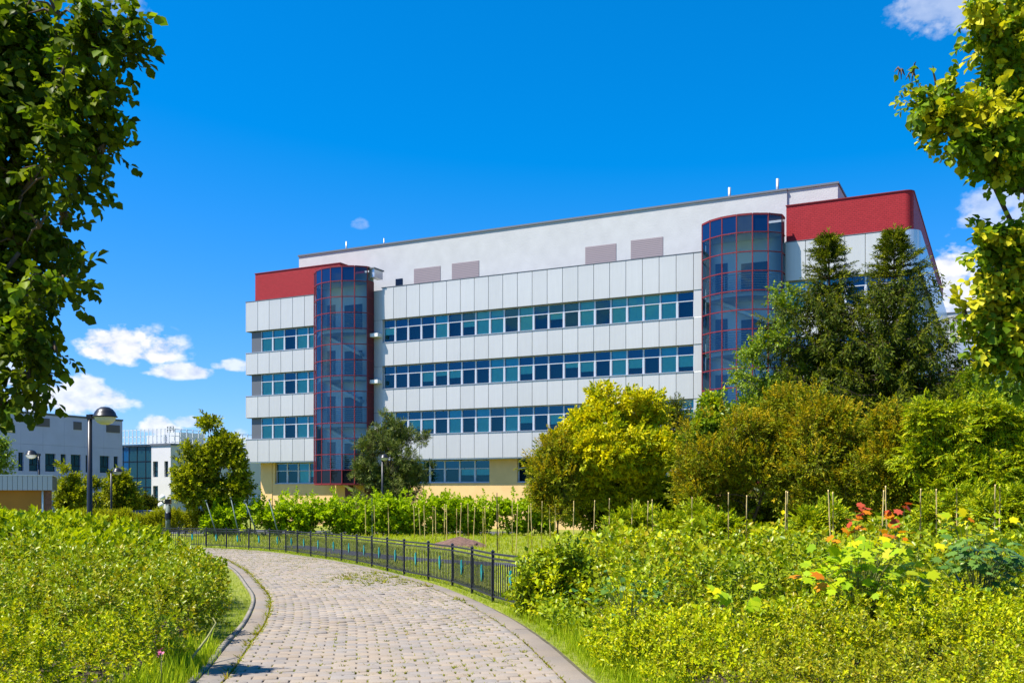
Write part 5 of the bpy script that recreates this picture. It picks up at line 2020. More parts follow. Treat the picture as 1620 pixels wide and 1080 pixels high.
# ---- grass
def tufts(k, nb, h=1.0, w=.10, spread=.55, lean=.5):
    out = []
    for sd in range(k):
        r = np.random.default_rng(sd + 50)
        V, T = [], []
        for i in range(nb):
            a = r.uniform(0, 6.28); l = h * r.uniform(.55, 1.1); ln = lean * r.uniform(.2, 1)
            o_ = np.array((r.normal(0, spread * .5), r.normal(0, spread * .5)))
            dx, dy = math.cos(a), math.sin(a)
            px_, py_ = -dy * w / 2, dx * w / 2
            b0 = len(V)
            mid = (o_[0] + dx * ln * l * .35, o_[1] + dy * ln * l * .35)
            tip = (o_[0] + dx * ln * l, o_[1] + dy * ln * l)
            # local x is up here (dirs point up)
            V += [(0, o_[0] + px_, o_[1] + py_), (0, o_[0] - px_, o_[1] - py_), (l * .6, mid[0] - px_ * .8, mid[1] - py_ * .8), (l * .6, mid[0] + px_ * .8, mid[1] + py_ * .8), (l, tip[0], tip[1])]
            T += [(b0, b0 + 1, b0 + 2), (b0, b0 + 2, b0 + 3), (b0 + 3, b0 + 2, b0 + 4)]
        out.append((np.array(V), np.array(T), np.zeros(len(T), int)))
    return out


TF = tufts(5, 7)
TFL = tufts(5, 6, w=.05, spread=.35, lean=.45)


def grass(name, X, Y, hgt, mat, label, seed, vs=None):
    r = np.random.default_rng(seed)
    n = len(X)
    pos = np.stack([X, Y, gz(Y) - .005], 1)
    d = np.stack([r.normal(0, .12, n), r.normal(0, .12, n), np.ones(n)], 1)
    v, t, mi = scatter(vs or TF, pos, d, hgt * r.uniform(.6, 1.3, n), roll=r.uniform(0, 6.28, n), seed=seed)
    return tag(link(name, np_mesh(name, v, t, mat, mi)), label, None, None, 'stuff')


r = np.random.default_rng(77)
n = 15000
Y = 14 * (62 / 14) ** r.random(n)
X = r.uniform(-.40, .12, n) * Y
ok = X > xf_at(Y) + .05
ok &= X < right_edge(Y) + .4
ap = catmull([(-9, 40), (-4.2, 30.5), (-1.6, 27), (1.5, 24.2), (6, 22.5), (14, 22)], 60)
dmin = np.min((X[:, None] - ap[None, :, 0]) ** 2 + (Y[:, None] - ap[None, :, 1]) ** 2, axis=1) ** .5
ok &= dmin > .66
grass('lawn_grass', X[ok], Y[ok], (5.0 * Y / F)[ok], M['lf_lawn'], 'short mown grass of the lawn behind the fence', 31)
# verge between path and fence, and its rough long grass nearer to us
n = 6500
Y = 4.5 * (46 / 4.5) ** r.random(n)
xr = xr_at(Y)
wv = np.where(Y < 14.3, .55, np.maximum(.25, xf_at(Y) - xr + .35))
X = xr + .07 + wv * r.random(n)
hg = np.where(Y < 13.5, .045 + .16 * np.clip((X - xr - .10) / .3, 0, 1) * r.uniform(.5, 1.2, n), .055)
hg = np.maximum(hg, 3.5 * Y / F)
grass('verge_grass', X, Y, hg, M['lf_grass'], 'grass verge between the stone path and the fence, long near the shrubs', 32, TFL)
n = 4600
Y = 4.0 * (30 / 4.0) ** r.random(n)
xl = xl_at(Y) + .02
wv = np.interp(Y, [3, 8, 12, 16, 22, 30], [.6, .45, .5, .9, 1.6, 2.0])
t_ = r.random(n)
X = xl - .02 - wv * t_
hg = np.where(Y < 9.5, .05 + .20 * r.random(n) * np.clip(t_ * 4, 0, 1), .05)
hg = np.maximum(hg, 3.5 * Y / F)
grass('verge_grass', X, Y, hg, M['lf_grass'], 'grass verge along the inner kerb of the path, left side', 33, TFL)

# ---- trees
def tree(kind, label, base, ends, r0, blobs, sub, n, vs, size, mats, seed, cat='tree', group=None, alt_p=None, cut=None, cut_s=2.0, depth=.3, upv=.35, rnd=.5, out=.75, zfloor=None, bark='bark', k0=.30, k1=.45, wob=.12):
    t = plant(kind, base, label, cat, group)
    sb = subblobs(blobs, sub, k0, k1, seed)
    make_trunk(t, base, ends, r0, M[bark], seed, wob=wob)
    make_crown('crown', t, base, sb, n, vs, size, mats, seed, depth=depth, upv=upv, rnd=rnd, out=out, cut=cut, cut_s=cut_s, alt_p=alt_p, zfloor=zfloor)
    return t


VT = variants(6, 9, 1.0, LSW, .45, spread=60, curve=.1)
VTB = variants(5, 9, 1.0, leaf_oval(1, .95, .10, .2), .30, spread=65, hang=.45, curve=-.15)

# golden elder
Yg = 34
gl = [px_blob(990, 652, 62, Yg, asp=.62, dy=.3), px_blob(945, 672, 42, Yg, asp=.7, dy=-.2), px_blob(955, 722, 62, Yg, asp=.7, dy=-.6), px_blob(1005, 715, 56, Yg, asp=.6, dy=-.5), px_blob(905, 712, 40, Yg, asp=.7, dy=-.1),
      px_blob(880, 738, 30, Yg, asp=.7), px_blob(960, 760, 60, Yg, asp=.6), px_blob(1010, 765, 50, Yg, asp=.6, dy=.3), px_blob(900, 755, 40, Yg, asp=.7, dy=.2), px_blob(985, 615, 20, Yg, asp=.7)]
bx_, by_ = (985 - CX) / F * Yg, Yg
base = (bx_, by_, g1(by_))
el = tree('golden_elder', 'tall golden yellow elder shrub with creamy blossom in front of the office', base, [b[:3] for b in gl], .10, gl[:6] + gl[9:], 19, 7600, VT, .29, [M['lf_yellow'], M['twig'], M['lf_elderg']], 41, cat='shrub', alt_p=(.22, 2, -2), cut=-.42, cut_s=2.6)
sb = subblobs(gl[6:9] + gl[2:4], 14, .3, .45, 43)
make_crown('lower_crown', el, base, sb, 2600, VT, .34, [M['lf_elderg'], M['twig'], M['lf_yellow']], 44, alt_p=(.3, 2, -.1))
# blossom heads
pos, nor = blob_points(subblobs(gl[:6], 14, .3, .45, 41), 420, 45, .02)
k = (nor[:, 2] > .1) & (pos[:, 2] > 3.2)
disc = []
for sd in range(3):
    rr = np.random.default_rng(sd); V = []; T = []
    for i in range(9):
        c = rr.normal(0, .32, 3) * (.25, 1, 1); b0 = len(V)
        V += [c + (0, .14, 0), c + (0, -.07, .12), c + (0.03, -.07, -.12)]; T.append((b0, b0 + 1, b0 + 2))
    disc.append((np.array(V), np.array(T), np.zeros(9, int)))
v, t, mi = scatter(disc, pos[k] + nor[k] * .16, nor[k] * .5 + np.array((0, -.3, .8)), .15, seed=4)
link('blossom', np_mesh('blossom', v - np.array(base), t, M['lf_bloss']), el)

# bronze shrubs
VBZ = variants(6, 11, 1.0, LSN, .25, spread=48, curve=.25, droop=.2)
def bronze(label, cx, Yb, lobes, n, seed, size=.40):
    b = (((cx - CX) / F * Yb), Yb, g1(Yb))
    return tree('bronze_shrub', label, b, [l[:3] for l in lobes], .07, lobes, 13, int(n * 1.2), VBZ, size, [M['lf_brown'], M['twig'], M['lf_brown_lit'], M['lf_dark']], seed, cat='shrub', group='bronze shrubs', alt_p=(.55, 2, .15), cut=-.42, upv=.45, rnd=.45)


bronze('arching bronze green shrub at the left foot of the golden elder', 885, 33, [px_blob(888, 715, 34, 33, asp=.8), px_blob(872, 748, 36, 33, asp=.9), px_blob(905, 765, 45, 33, asp=.8), px_blob(880, 795, 36, 33, asp=.9), px_blob(860, 785, 18, 33, asp=1.1)], 2600, 51, .42)
bronze('broad bronze brown shrub in front of the birch and right stair tower', 1170, 31, [px_blob(1150, 700, 58, 31, asp=.75), px_blob(1215, 690, 62, 31, asp=.75), px_blob(1120, 745, 52, 31, asp=.8), px_blob(1190, 745, 70, 31, asp=.7), px_blob(1240, 655, 40, 31, asp=.7), px_blob(1160, 790, 60, 31, asp=.6), px_blob(1100, 785, 36, 31, asp=.8)], 6200, 52)
bronze('tall bronze brown shrub in front of the spruces', 1310, 30, [px_blob(1300, 690, 62, 30, asp=.75), px_blob(1345, 715, 62, 30, asp=.8), px_blob(1285, 735, 62, 30, asp=.8), px_blob(1320, 770, 70, 30, asp=.7), px_blob(1265, 780, 50, 30, asp=.7), px_blob(1295, 645, 32, 30, asp=.9)], 6000, 53)
bronze('smaller bronze green shrub beside the light green sumac', 1410, 28.5, [px_blob(1410, 700, 44, 28.5, asp=.8), px_blob(1395, 745, 50, 28.5, asp=.8), px_blob(1430, 750, 46, 28.5, asp=.8), px_blob(1410, 790, 50, 28.5, asp=.7), px_blob(1412, 662, 20, 28.5, asp=1)], 4000, 54)

lb = [px_blob(905, 800, 38, 36, asp=.8), px_blob(950, 805, 46, 36, asp=.7), px_blob(1020, 800, 50, 36, asp=.7), px_blob(1075, 800, 40, 36, asp=.8), px_blob(990, 780, 40, 36.5, asp=.8)]
tree('green_shrub', 'green undergrowth shrub under the golden elder, darkened as if in its shade', ((1010 - CX) / F * 36, 36, g1(36)), [b[:3] for b in lb], .06, lb, 12, 2200, VT, .34, [M['lf_mixed'], M['twig'], M['lf_dark']], 57, cat='shrub', alt_p=(.4, 2, -.4))  # dark leaf colour mixed in for the shade under the elder
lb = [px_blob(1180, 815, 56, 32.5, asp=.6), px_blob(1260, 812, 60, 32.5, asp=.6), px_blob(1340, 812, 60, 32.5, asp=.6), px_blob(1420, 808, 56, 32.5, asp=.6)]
tree('green_shrub', 'green undergrowth below the bronze shrubs, leaves darkened as if in shade', ((1290 - CX) / F * 32.5, 32.5, g1(32.5)), [b[:3] for b in lb], .06, lb, 12, 2600, VT, .32, [M['lf_mixed'], M['twig'], M['lf_dark']], 58, cat='shrub', alt_p=(.5, 2, -.4))  # darker leaves stand in for shadow below the bronze shrubs
# dark shrub between elder and bronze
lb = [px_blob(1075, 690, 30, 37, asp=1.0), px_blob(1080, 735, 36, 37, asp=1.0), px_blob(1068, 655, 16, 37, asp=1.1)]
tree('dark_shrub', 'dark half bare brownish shrub between golden elder and bronze shrub', ((1075 - CX) / F * 37, 37, g1(37)), [b[:3] for b in lb] + [tuple(at(1090, 640, 37))], .07, lb, 12, 1100, VBZ, .42, [M['lf_dark'], M['twig'], M['lf_brown']], 61, cat='shrub', alt_p=(.3, 2, 0), cut=-.2)
# fresh green shrub at the foot of the birch
lb = [px_blob(1120, 665, 32, 35, asp=.9), px_blob(1100, 690, 22, 35, asp=1), px_blob(1125, 710, 30, 35, asp=1), px_blob(1140, 640, 20, 35, asp=1.1)]
tree('green_shrub', 'fresh green shrub at the foot of the birch, right of the dark shrub', ((1120 - CX) / F * 35, 35, g1(35)), [b[:3] for b in lb], .07, lb, 13, 1500, VT, .33, [M['lf_birch'], M['twig'], M['lf_hedge']], 62, cat='shrub', alt_p=(.4, 2, -.2), cut=-.4)
# thin birch
VBI = variants(6, 8, 1.0, LSW, .30, spread=60, curve=.1)
Yb = 43
lb = [px_blob(x, y, r_, Yb, asp=a) for x, y, r_, a in ((1235, 505, 22, 1.2), (1215, 545, 26, 1.1), (1190, 560, 18, 1), (1245, 555, 34, 1.1), (1180, 600, 26, 1), (1220, 600, 36, 1), (1255, 610, 30, 1), (1170, 640, 26, 1), (1210, 650, 40, 1), (1250, 660, 36, 1), (1262, 470, 12, 1.3), (1150, 660, 20, 1), (1228, 470, 12, 1.3))]
tree('birch', 'airy pale green birch in front of the right stair tower', ((1225 - CX) / F * Yb, Yb, g1(Yb)), [b[:3] for b in lb], .10, lb, 11, 2600, VBI, .42, [M['lf_birch'], M['twig'], M['lf_mixed']], 63, alt_p=(.3, 2, -.5), cut=-.15, cut_s=2.2, depth=.35, wob=.25)

# spruces
VN = [sprig(10, 1.0, leaf_simple(1, .32, .06, .05), .38, spread=48, seed=i, sw=.012, curve=.12) for i in range(5)]


def spruce(label, px, Y, pytop, rmax, seed, dens=1.0, fill=7.0, skew=0.0):
    r = np.random.default_rng(seed)
    x = (px - CX) / F * Y
    zt = EYE + (HZ - pytop) / F * Y
    base = (x, Y, g1(Y))
    t = plant('spruce', base, label, 'tree', 'spruces')
    b = MB(); b.tube([(0, 0, -.2), (0.05, 0, (zt - base[2]) * .5), (0, 0, zt - base[2])], [.24, .13, .015], 8)
    pos, dr, sz, al = [], [], [], []
    z = zt - .25
    while z > base[2] + .6:
        d = zt - z
        L0 = rmax * min(1.0, d / fill) ** .86 + .07
        nb = int(r.integers(5, 8)) + (2 if d < 2.5 else 0)
        a0 = r.uniform(0, 6.28)
        for k in range(nb):
            a = a0 + 2 * PI * k / nb + r.normal(0, .2)
            L = L0 * r.uniform(.5, 1.2) * (1 + skew * math.cos(a)) * (1.45 if (d > 2 and r.random() < .10) else 1)
            sl = .75 - min(1.0, d / 4.5) * (.75 + r.uniform(.05, .35))       # upright near the tip, sagging below
            ns = max(3, int(L / .16))
            prev = None
            pts = []
            for s in range(ns + 1):
                f = s / ns
                q = np.array((math.cos(a) * L * f, math.sin(a) * L * f, sl * L * f * (1 - .45 * f) - .0 + .16 * L * f ** 3 * (1 if d > 3 else .2)))
                pts.append(q + np.array((x, Y, z)))
            for s in range(1, ns + 1):
                f = s / ns
                dirb = pts[s] - pts[s - 1]; dirb /= np.linalg.norm(dirb)
                lat = np.array((-math.sin(a), math.cos(a), 0))
                if d < 2.2:
                    for _ in range(4): pos.append(pts[s] - (pts[s] - pts[s - 1]) * r.random()); dr.append(dirb + r.normal(0, .35, 3)); sz.append(.29 * r.uniform(.8, 1.3)); al.append(int(r.random() < .4))
                else:
                    m = 2 if f > .2 else 1
                    for j in range(m):
                        hang = -r.uniform(.5, 1.5)
                        pos.append(pts[s - 1] + (pts[s] - pts[s - 1]) * r.random() + r.normal(0, .03, 3))
                        dr.append(dirb * .45 + lat * r.normal(0, .45) + np.array((0, 0, hang)))
                        sz.append(r.uniform(.35, .65) * (.7 + .5 * min(1, d / 6))); al.append(0)
                    if r.random() < .75:
                        pos.append(pts[s]); dr.append(dirb + lat * r.normal(0, .5) + np.array((0, 0, .1))); sz.append(.36 * r.uniform(.8, 1.3)); al.append(1 if f > .55 else 0)
            if d > 1.5:
                P = [tuple(p - np.array(base)) for p in (pts[0], pts[ns // 2], pts[-1])]
                b.tube(P, [.035, .02, .006], 4, cap=False)
        z -= r.uniform(.26, .40) * (.55 if d < 1.2 else 1)
    pos.append(np.array((x, Y, zt - .28))); dr.append(np.array((0, 0, 1.0))); sz.append(.5); al.append(1)
    pos, dr, sz, al = np.array(pos), np.array(dr), np.array(sz), np.array(al)
    k = pos[:, 2] > base[2] + .1
    pos, dr, sz, al = pos[k], dr[k], sz[k], al[k]
    al = np.where(al == 1, 2, 0)
    v, tt, mi = scatter(VN, pos, dr, sz, roll=r.uniform(0, 6.28, len(pos)), seed=seed, alt=al)
    b.build('trunk', M['bark'], t)
    link('crown', np_mesh('crown', v - np.array(base), tt, [M['lf_spruce'], M['twig'], M['lf_spruce_tip']], mi), t)
    return t


spruce('dark spruce with pointed tip, left of the two beside the right stair tower', 1311, 43, 371, 2.5, 71, fill=5.0)
spruce('dark spruce with pointed tip before the rounded building corner, right of two', 1414, 41, 363, 3.1, 72, fill=6.5, skew=.10)

# light green sumac on the right
VSU = []
for i in range(6):
    VSU.append(sprig(14, 1.0, LSN, .32, spread=62, flat=.9, droop=.5, seed=i + 3, curve=-.28))
Ys = 27
lb = [px_blob(1500, 690, 56, Ys, asp=.6), px_blob(1560, 680, 60, Ys, asp=.65), px_blob(1610, 690, 55, Ys, asp=.7), px_blob(1480, 735, 56, Ys, asp=.7), px_blob(1545, 740, 66, Ys, asp=.7), px_blob(1605, 745, 58, Ys, asp=.8), px_blob(1470, 660, 30, Ys, asp=.7), px_blob(1660, 700, 60, Ys, asp=.8), px_blob(1530, 785, 60, Ys, asp=.5)]
tree('sumac', 'light green feathery sumac thicket below the right linden', ((1550 - CX) / F * Ys, Ys, g1(Ys)), [b[:3] for b in lb], .07, lb, 17, 6400, VSU, .36, [M['lf_sumac'], M['twig'], M['lf_hedge']], 81, cat='shrub', alt_p=(.3, 2, -.3), upv=.15, rnd=.45, cut=-.4, cut_s=2.8)
for (cx, cy, rp, Y_, lab, sd, nn) in ((1085, 830, 34, 24, 'low ferny green sumac in front of the golden elder and canes', 82, 420), (1130, 838, 36, 22.5, 'low ferny green sumac at the left foot of the bronze shrub', 83, 420), (1290, 822, 30, 21, 'low ferny green sumac before the tall bronze shrub', 84, 300),
                                     (1510, 800, 40, 21, 'low ferny green sumac under the light green thicket', 85, 420), (1590, 800, 40, 20, 'low ferny green sumac at the right picture edge with the canes', 86, 420), (1000, 825, 26, 25.5, 'low ferny sumac beneath the golden elder', 87, 220)):
    lb = [px_blob(cx - rp * .5, cy + 6, rp * .8, Y_, asp=.6), px_blob(cx + rp * .5, cy, rp * .8, Y_, asp=.65), px_blob(cx, cy + rp * .6, rp, Y_, asp=.6)]
    tree('sumac', lab, ((cx - CX) / F * Y_, Y_, g1(Y_)), [b[:3] for b in lb], .03, lb, 9, nn * 2, VSU, 21 * Y_ / F, [M['lf_sumac'], M['twig'], M['lf_hedge']], sd, cat='shrub', alt_p=(.4, 2, -.3), upv=.3, wob=.04)

# small trees behind, right
lb = [px_blob(1545, 640, 26, 36, asp=1.2), px_blob(1545, 605, 14, 36, asp=1.5), px_blob(1530, 665, 30, 36, asp=1)]
tree('young_tree', 'small pointed young tree in front of the grey annexe', ((1545 - CX) / F * 36, 36, g1(36)), [b[:3] for b in lb], .06, lb, 12, 900, VBI, .42, [M['lf_mixed'], M['twig'], M['lf_birch']], 88, alt_p=(.4, 2, -.3))
lb = [px_blob(1600, 625, 30, 38, asp=1.0), px_blob(1625, 640, 30, 38, asp=1), px_blob(1595, 655, 30, 38, asp=1)]
tree('green_shrub', 'bluish green bush behind the sumac at the right picture edge', ((1605 - CX) / F * 38, 38, g1(38)), [b[:3] for b in lb], .06, lb, 12, 900, VBI, .42, [M['lf_birch'], M['twig'], M['lf_oak']], 89, cat='shrub', alt_p=(.5, 2, -.3))
lb = [px_blob(1500, 640, 24, 34, asp=.9), px_blob(1490, 665, 30, 34, asp=.8)]
tree('young_spruce', 'small drooping yellow green conifer between spruce and young tree', ((1495 - CX) / F * 34, 34, g1(34)), [b[:3] for b in lb], .06, lb, 12, 500, VN, .42, [M['lf_spruce'], M['twig'], M['lf_spruce_tip']], 90, alt_p=(.5, 2, .1), upv=-.3)

# pine in front of the left stair tower
VP = [sprig(14, 1.0, leaf_simple(1, .17, .02, .0), .50, spread=60, seed=i, tipcluster=.35, sw=.03) for i in range(5)]
Yp = 62
lb = [px_blob(x, y, r_, Yp, asp=a) for x, y, r_, a in ((597, 680, 20, 1), (620, 690, 26, .8), (650, 695, 22, .8), (590, 712, 34, .7), (640, 722, 40, .7), (610, 745, 44, .7), (660, 745, 26, .8), (575, 755, 26, .8), (600, 775, 46, .6), (650, 772, 34, .6), (610, 665, 10, 1.2), (668, 700, 12, 1))]
tree('pine', 'bushy blue green pine between left stair tower and street lamp', ((615 - CX) / F * Yp, Yp, g1(Yp)), [b[:3] for b in lb], .14, lb, 15, 4600, VP, .44, [M['lf_pine'], M['twig'], M['lf_spruce']], 91, alt_p=(.16, 2, -2), cut=-.12, cut_s=2.0, k0=.2, k1=.36)

# round trees at left
VTR = variants(6, 9, 1.0, LSW, .40, spread=58, curve=.1)
def roundtree(label, px, Y, lobes, n, seed, sz=.5, group='small maples near the car park'):
    lb = [px_blob(x, y, r_, Y, asp=a) for x, y, r_, a in lobes]
    return tree('small_maple', label, ((px - CX) / F * Y, Y, g1(Y)), [b[:3] for b in lb], .11, lb, 13, n, VTR, sz, [M['lf_small'], M['twig'], M['lf_dark']], seed, group=group, alt_p=(.10, 2, -2), cut=-.22, cut_s=1.7)


roundtree('dense egg shaped young tree at the left corner of the main building', 338, 58, [(330, 680, 16, 1.2), (333, 705, 32, .8), (355, 715, 26, .8), (312, 740, 34, .8), (345, 740, 38, .8), (375, 745, 24, 1), (325, 770, 40, .6), (360, 772, 36, .6), (300, 765, 22, .9), (330, 790, 34, .45)], 5200, 95, .46)
roundtree('small yellow green tree beside the ochre kiosk', 108, 64, [(103, 765, 18, 1.1), (112, 782, 20, 1), (98, 750, 12, 1), (105, 800, 20, .8)], 1500, 96, .44)
roundtree('green bush tree behind the tall street lamp', 150, 69, [(150, 775, 20, 1), (140, 790, 22, .9), (160, 795, 22, .9), (128, 775, 12, 1)], 1700, 97, .46)
roundtree('green bush tree right of the distant street lamp', 195, 71, [(188, 765, 16, 1), (198, 780, 20, 1), (185, 795, 24, .8), (205, 800, 16, .9)], 1700, 98, .46)
lb = [px_blob(225, 800, 16, 88, asp=1), px_blob(236, 806, 14, 88, asp=.9)]
tree('dark_shrub', 'dark low bush at the foot of the glass bay', ((228 - CX) / F * 88, 88, 0), [b[:3] for b in lb], .06, lb, 10, 420, VTR, .55, [M['lf_dark'], M['twig']], 99, cat='shrub')
lb = [px_blob(-6, 735, 22, 60, asp=1.5), px_blob(-2, 705, 12, 60, asp=1.3)]
tree('silver_willow', 'pale greyish tree cut off by the left picture edge', ((-8 - CX) / F * 60, 60, 0), [b[:3] for b in lb], .10, lb, 10, 500, VBI, .5, [M['lf_birch'], M['twig']], 100)

# vine hedge
VV = variants(5, 7, 1.0, leaf_simple(1, .95, .10, .15), .44, spread=65, curve=.1)
def vine_row():
    t = plant('vine_hedge', ((560 - CX) / F * 58, 58, g1(58)), 'long row of bright green grape vines before the ochre ground floor', 'vines')
    r = np.random.default_rng(101)
    n = 6600
    px = r.uniform(325, 872, n)
    Yv = 57 + 2.0 * (px - 325) / 550
    top = 1.92 + .14 * np.sin(px * .045) + .34 * noise3(np.stack([px * .03, px * 0, px * 0], 1), 2.2, 5)
    top *= np.clip((px - 318) / 30, .5, 1)
    f = r.random(n) ** .8
    z = gz(Yv) + .15 + (top - .15) * f
    Yv = Yv + r.normal(0, .28, n)
    X = (px - CX) / F * Yv
    pos = np.stack([X, Yv, z], 1)
    k = noise3(pos, 2.8, 7) > -.45 + .4 * (f > .7)
    pos = pos[k]
    # upright shoots above the row
    m = 840
    px2 = r.uniform(330, 868, m); px2 = px2 + 6 * np.sin(px2 * .9)
    Y2 = 57 + 2.0 * (px2 - 325) / 550
    seedx = np.repeat(r.uniform(335, 865, 70), m // 70)[:m]
    px2[:len(seedx)] = seedx + r.normal(0, 1.2, len(seedx))
    p2 = np.stack([(px2 - CX) / F * Y2, Y2, gz(Y2) + 1.45 + r.random(m) * np.repeat(r.uniform(.5, 1.4, 70), 12)[:m]], 1)
    d1 = np.stack([r.normal(0, .5, len(pos)), r.normal(-.55, .45, len(pos)), r.normal(.25, .45, len(pos))], 1)
    d2 = np.stack([r.normal(0, .6, m), r.normal(-.3, .5, m), r.normal(.5, .4, m)], 1)
    P = np.concatenate([pos, p2]); D = np.concatenate([d1, d2])
    S = np.concatenate([np.full(len(pos), .42), np.full(m, .27)]) * r.uniform(.75, 1.25, len(P))
    v, tt, mi = scatter(VV, P, D, S, roll=r.normal(0, .5, len(P)), seed=8)
    B = np.array(t.location)
    link('foliage', np_mesh('foliage', v - B, tt, [M['lf_vine'], M['twig']], mi), t)
    for i in range(22):
        pxx = 345 + i * 25; yy = 57 + 2.0 * (pxx - 325) / 550
        q = Vector(((pxx - CX) / F * yy, yy, g1(yy))) - Vector(t.location)
        b = MB(); b.tube([q, q + Vector((.05, 0, .6)), q + Vector((-.03, 0, 1.6))], [.05, .04, .02], 6); b.build('stem', M['bark'], t)


vine_row()
# clipped low hedge
def clipped():
    t = plant('clipped_hedge', ((240 - CX) / F * 60, 60, g1(60)), 'low clipped yellow green hedge in front of the parked cars', 'hedge')
    r = np.random.default_rng(111)
    n = 2200
    px = r.uniform(120, 345, n)
    Yv = 58 + (345 - px) * .012 + r.uniform(-.4, .4, n)
    top = 1.25 + .05 * np.sin(px * .1)
    top = np.where((px > 205) & (px < 236), top - .28, top)
    z = gz(Yv) + top * np.sqrt(r.random(n))
    pos = np.stack([(px - CX) / F * Yv, Yv, z], 1)
    d = np.stack([r.normal(0, .4, n), r.normal(-.4, .4, n), np.abs(r.normal(.7, .3, n))], 1)
    v, tt, mi = scatter(VSN, pos, d, .36 * r.uniform(.7, 1.3, n), seed=3)
    link('foliage', np_mesh('foliage', v - np.array(t.location), tt, [M['lf_lowhedge'], M['twig']], mi), t)
    bx = MB(); x0, x1 = (122 - CX) / F * 60.5, (343 - CX) / F * 58
    q0, q1 = Vector((x0, 60.6, 0)) - Vector(t.location), Vector((x1, 58, 0)) - Vector(t.location)
    for i in range(24):
        q = q0.lerp(q1, i / 23); bx.tube([q, q + Vector((.05, 0, .5)), q + Vector((0, 0, .9))], [.03, .02, .01], 5)
    bx.build('stem', M['bark'], t)


clipped()

# rounded bush at the fence end
def bush(label, cx, Yb, lobes, n, seed, vs, size, mats, name='green_shrub', alt=(.35, 2, -.2)):
    lb = [px_blob(x, y, r_, Yb, asp=a) for x, y, r_, a in lobes]
    return tree(name, label, ((cx - CX) / F * Yb, Yb, g1(Yb)), [b[:3] for b in lb], .03, lb, 12, n, vs, size, mats, seed, cat='shrub', alt_p=alt, wob=.04, zfloor=g1(Yb) + .02)


bush('rounded green bush where the iron fence ends beside the path', 872, 12.8, [(858, 915, 38, .9), (890, 900, 36, .9), (848, 945, 34, .9), (880, 945, 46, .8), (912, 935, 40, .8), (842, 970, 22, .9), (875, 975, 40, .7)], 1700, 121, VSW, .17, [M['lf_mixed'], M['twig'], M['lf_spirea_y']])

# ---- saplings with large single leaves
def single_leaves(parent, base, items, leaf, mats, sizes, seed, stem=True):
    """items: (point, dir) - every leaf an object"""
    r = random.Random(seed)
    mes = {}
    for m in set(mats):
        mes[m] = np_mesh('leaf', leaf[0], leaf[1], M[m])
    st = MB()
    B = Vector(base)
    for (p, d), m, s in zip(items, mats, sizes):
        q = Vector(p) - B
        R = rot_from(np.array([d]), ups=np.array([(r.gauss(-.1, .4), r.gauss(-.35, .4), 1.0)]))[0]
        mm = Matrix([list(R[i]) + [0] for i in range(3)] + [[0, 0, 0, 1]])
        link('leaf', mes[m], parent, mat4=Matrix.Translation(q) @ mm @ Matrix.Scale(s, 4))
        if stem and r.random() < .4:
            st.tube([(0, 0, -.02 + r.uniform(0, .3) * q.z), (q.x * .5, q.y * .5, q.z * .75), tuple(q)], [.005, .003, .0018], 4, cap=False)
    if stem:
        st.build('stem', M['stalk'], parent)


def sapling(name, label, cx, Yb, spots, leaf, size, seed, wide, cat='sapling'):
    """spots: (px, py, spread px, count, material)"""
    r = random.Random(seed)
    base = ((cx - CX) / F * Yb, Yb, g1(Yb))
    t = plant(name, base, label, cat)
    items, mats, sizes = [], [], []
    for px, py, sp, cnt, m in spots:
        for i in range(cnt if cnt < 6 else int(cnt * 2.1)):
            p = at(px + r.gauss(0, sp), py + r.gauss(0, sp * .7), Yb)
            p.y += r.gauss(0, wide)
            a = math.atan2(p.y - base[1], p.x - base[0]) + r.gauss(0, .8)
            items.append((p, (math.cos(a), math.sin(a) - .45, r.gauss(-.30, .35))))
            mats.append(m if not isinstance(m, tuple) else r.choice(m)); sizes.append(size * r.uniform(.7, 1.25))
    single_leaves(t, base, items, leaf, mats, sizes, seed)
    return t


sapling('young_maple', 'young maple with broad lime green leaves in the right shrub bed', 1360, 9.0,
        [(1345, 880, 22, 16, 'lf_maple'), (1325, 895, 22, 16, 'lf_maple'), (1300, 905, 16, 8, 'lf_maple'), (1380, 905, 24, 14, 'lf_maple'), (1410, 880, 24, 14, ('lf_maple', 'lf_hedge')), (1375, 930, 24, 10, 'lf_maple'), (1415, 925, 22, 10, ('lf_maple', 'lf_hedge')),
         (1285, 915, 8, 3, 'lf_orange'), (1400, 850, 10, 4, ('lf_yellow', 'lf_orange')), (1430, 865, 12, 5, ('lf_yellow', 'lf_maple')), (1370, 860, 12, 6, ('lf_maple', 'lf_yellow')), (1440, 905, 16, 8, ('lf_maple', 'lf_hedge'))], LM, .108, 131, .18)
sapling('red_maple_sapling', 'slender sapling with orange and red leaves before the dark shrub', 1350, 13,
        [(1362, 795, 3, 1, 'lf_red'), (1347, 803, 6, 2, 'lf_red'), (1370, 808, 6, 2, 'lf_red'), (1352, 815, 8, 3, 'lf_orange'), (1345, 822, 8, 2, 'lf_red'), (1350, 832, 8, 4, 'lf_orange'), (1340, 848, 8, 3, 'lf_orange'), (1398, 838, 8, 3, 'lf_orange'), (1425, 845, 8, 3, 'lf_orange')], LM, .105, 132, .05)
sapling('crimson_maple_sapling', 'sapling with a few crimson leaves by two leaning canes', 1425, 14,
        [(1412, 807, 4, 3, 'lf_red'), (1412, 812, 4, 2, 'lf_orange'), (1438, 800, 6, 3, 'lf_red'), (1418, 826, 5, 2, 'lf_red')], LM, .125, 133, .05)
sapling('maple_seedling', 'small seedling with pale lime leaves low in the spirea', 1170, 8.2,
        [(1168, 944, 12, 5, 'lf_maple'), (1185, 955, 8, 4, 'lf_maple'), (1140, 935, 8, 3, ('lf_maple', 'lf_yellow'))], LM, .12, 134, .04)
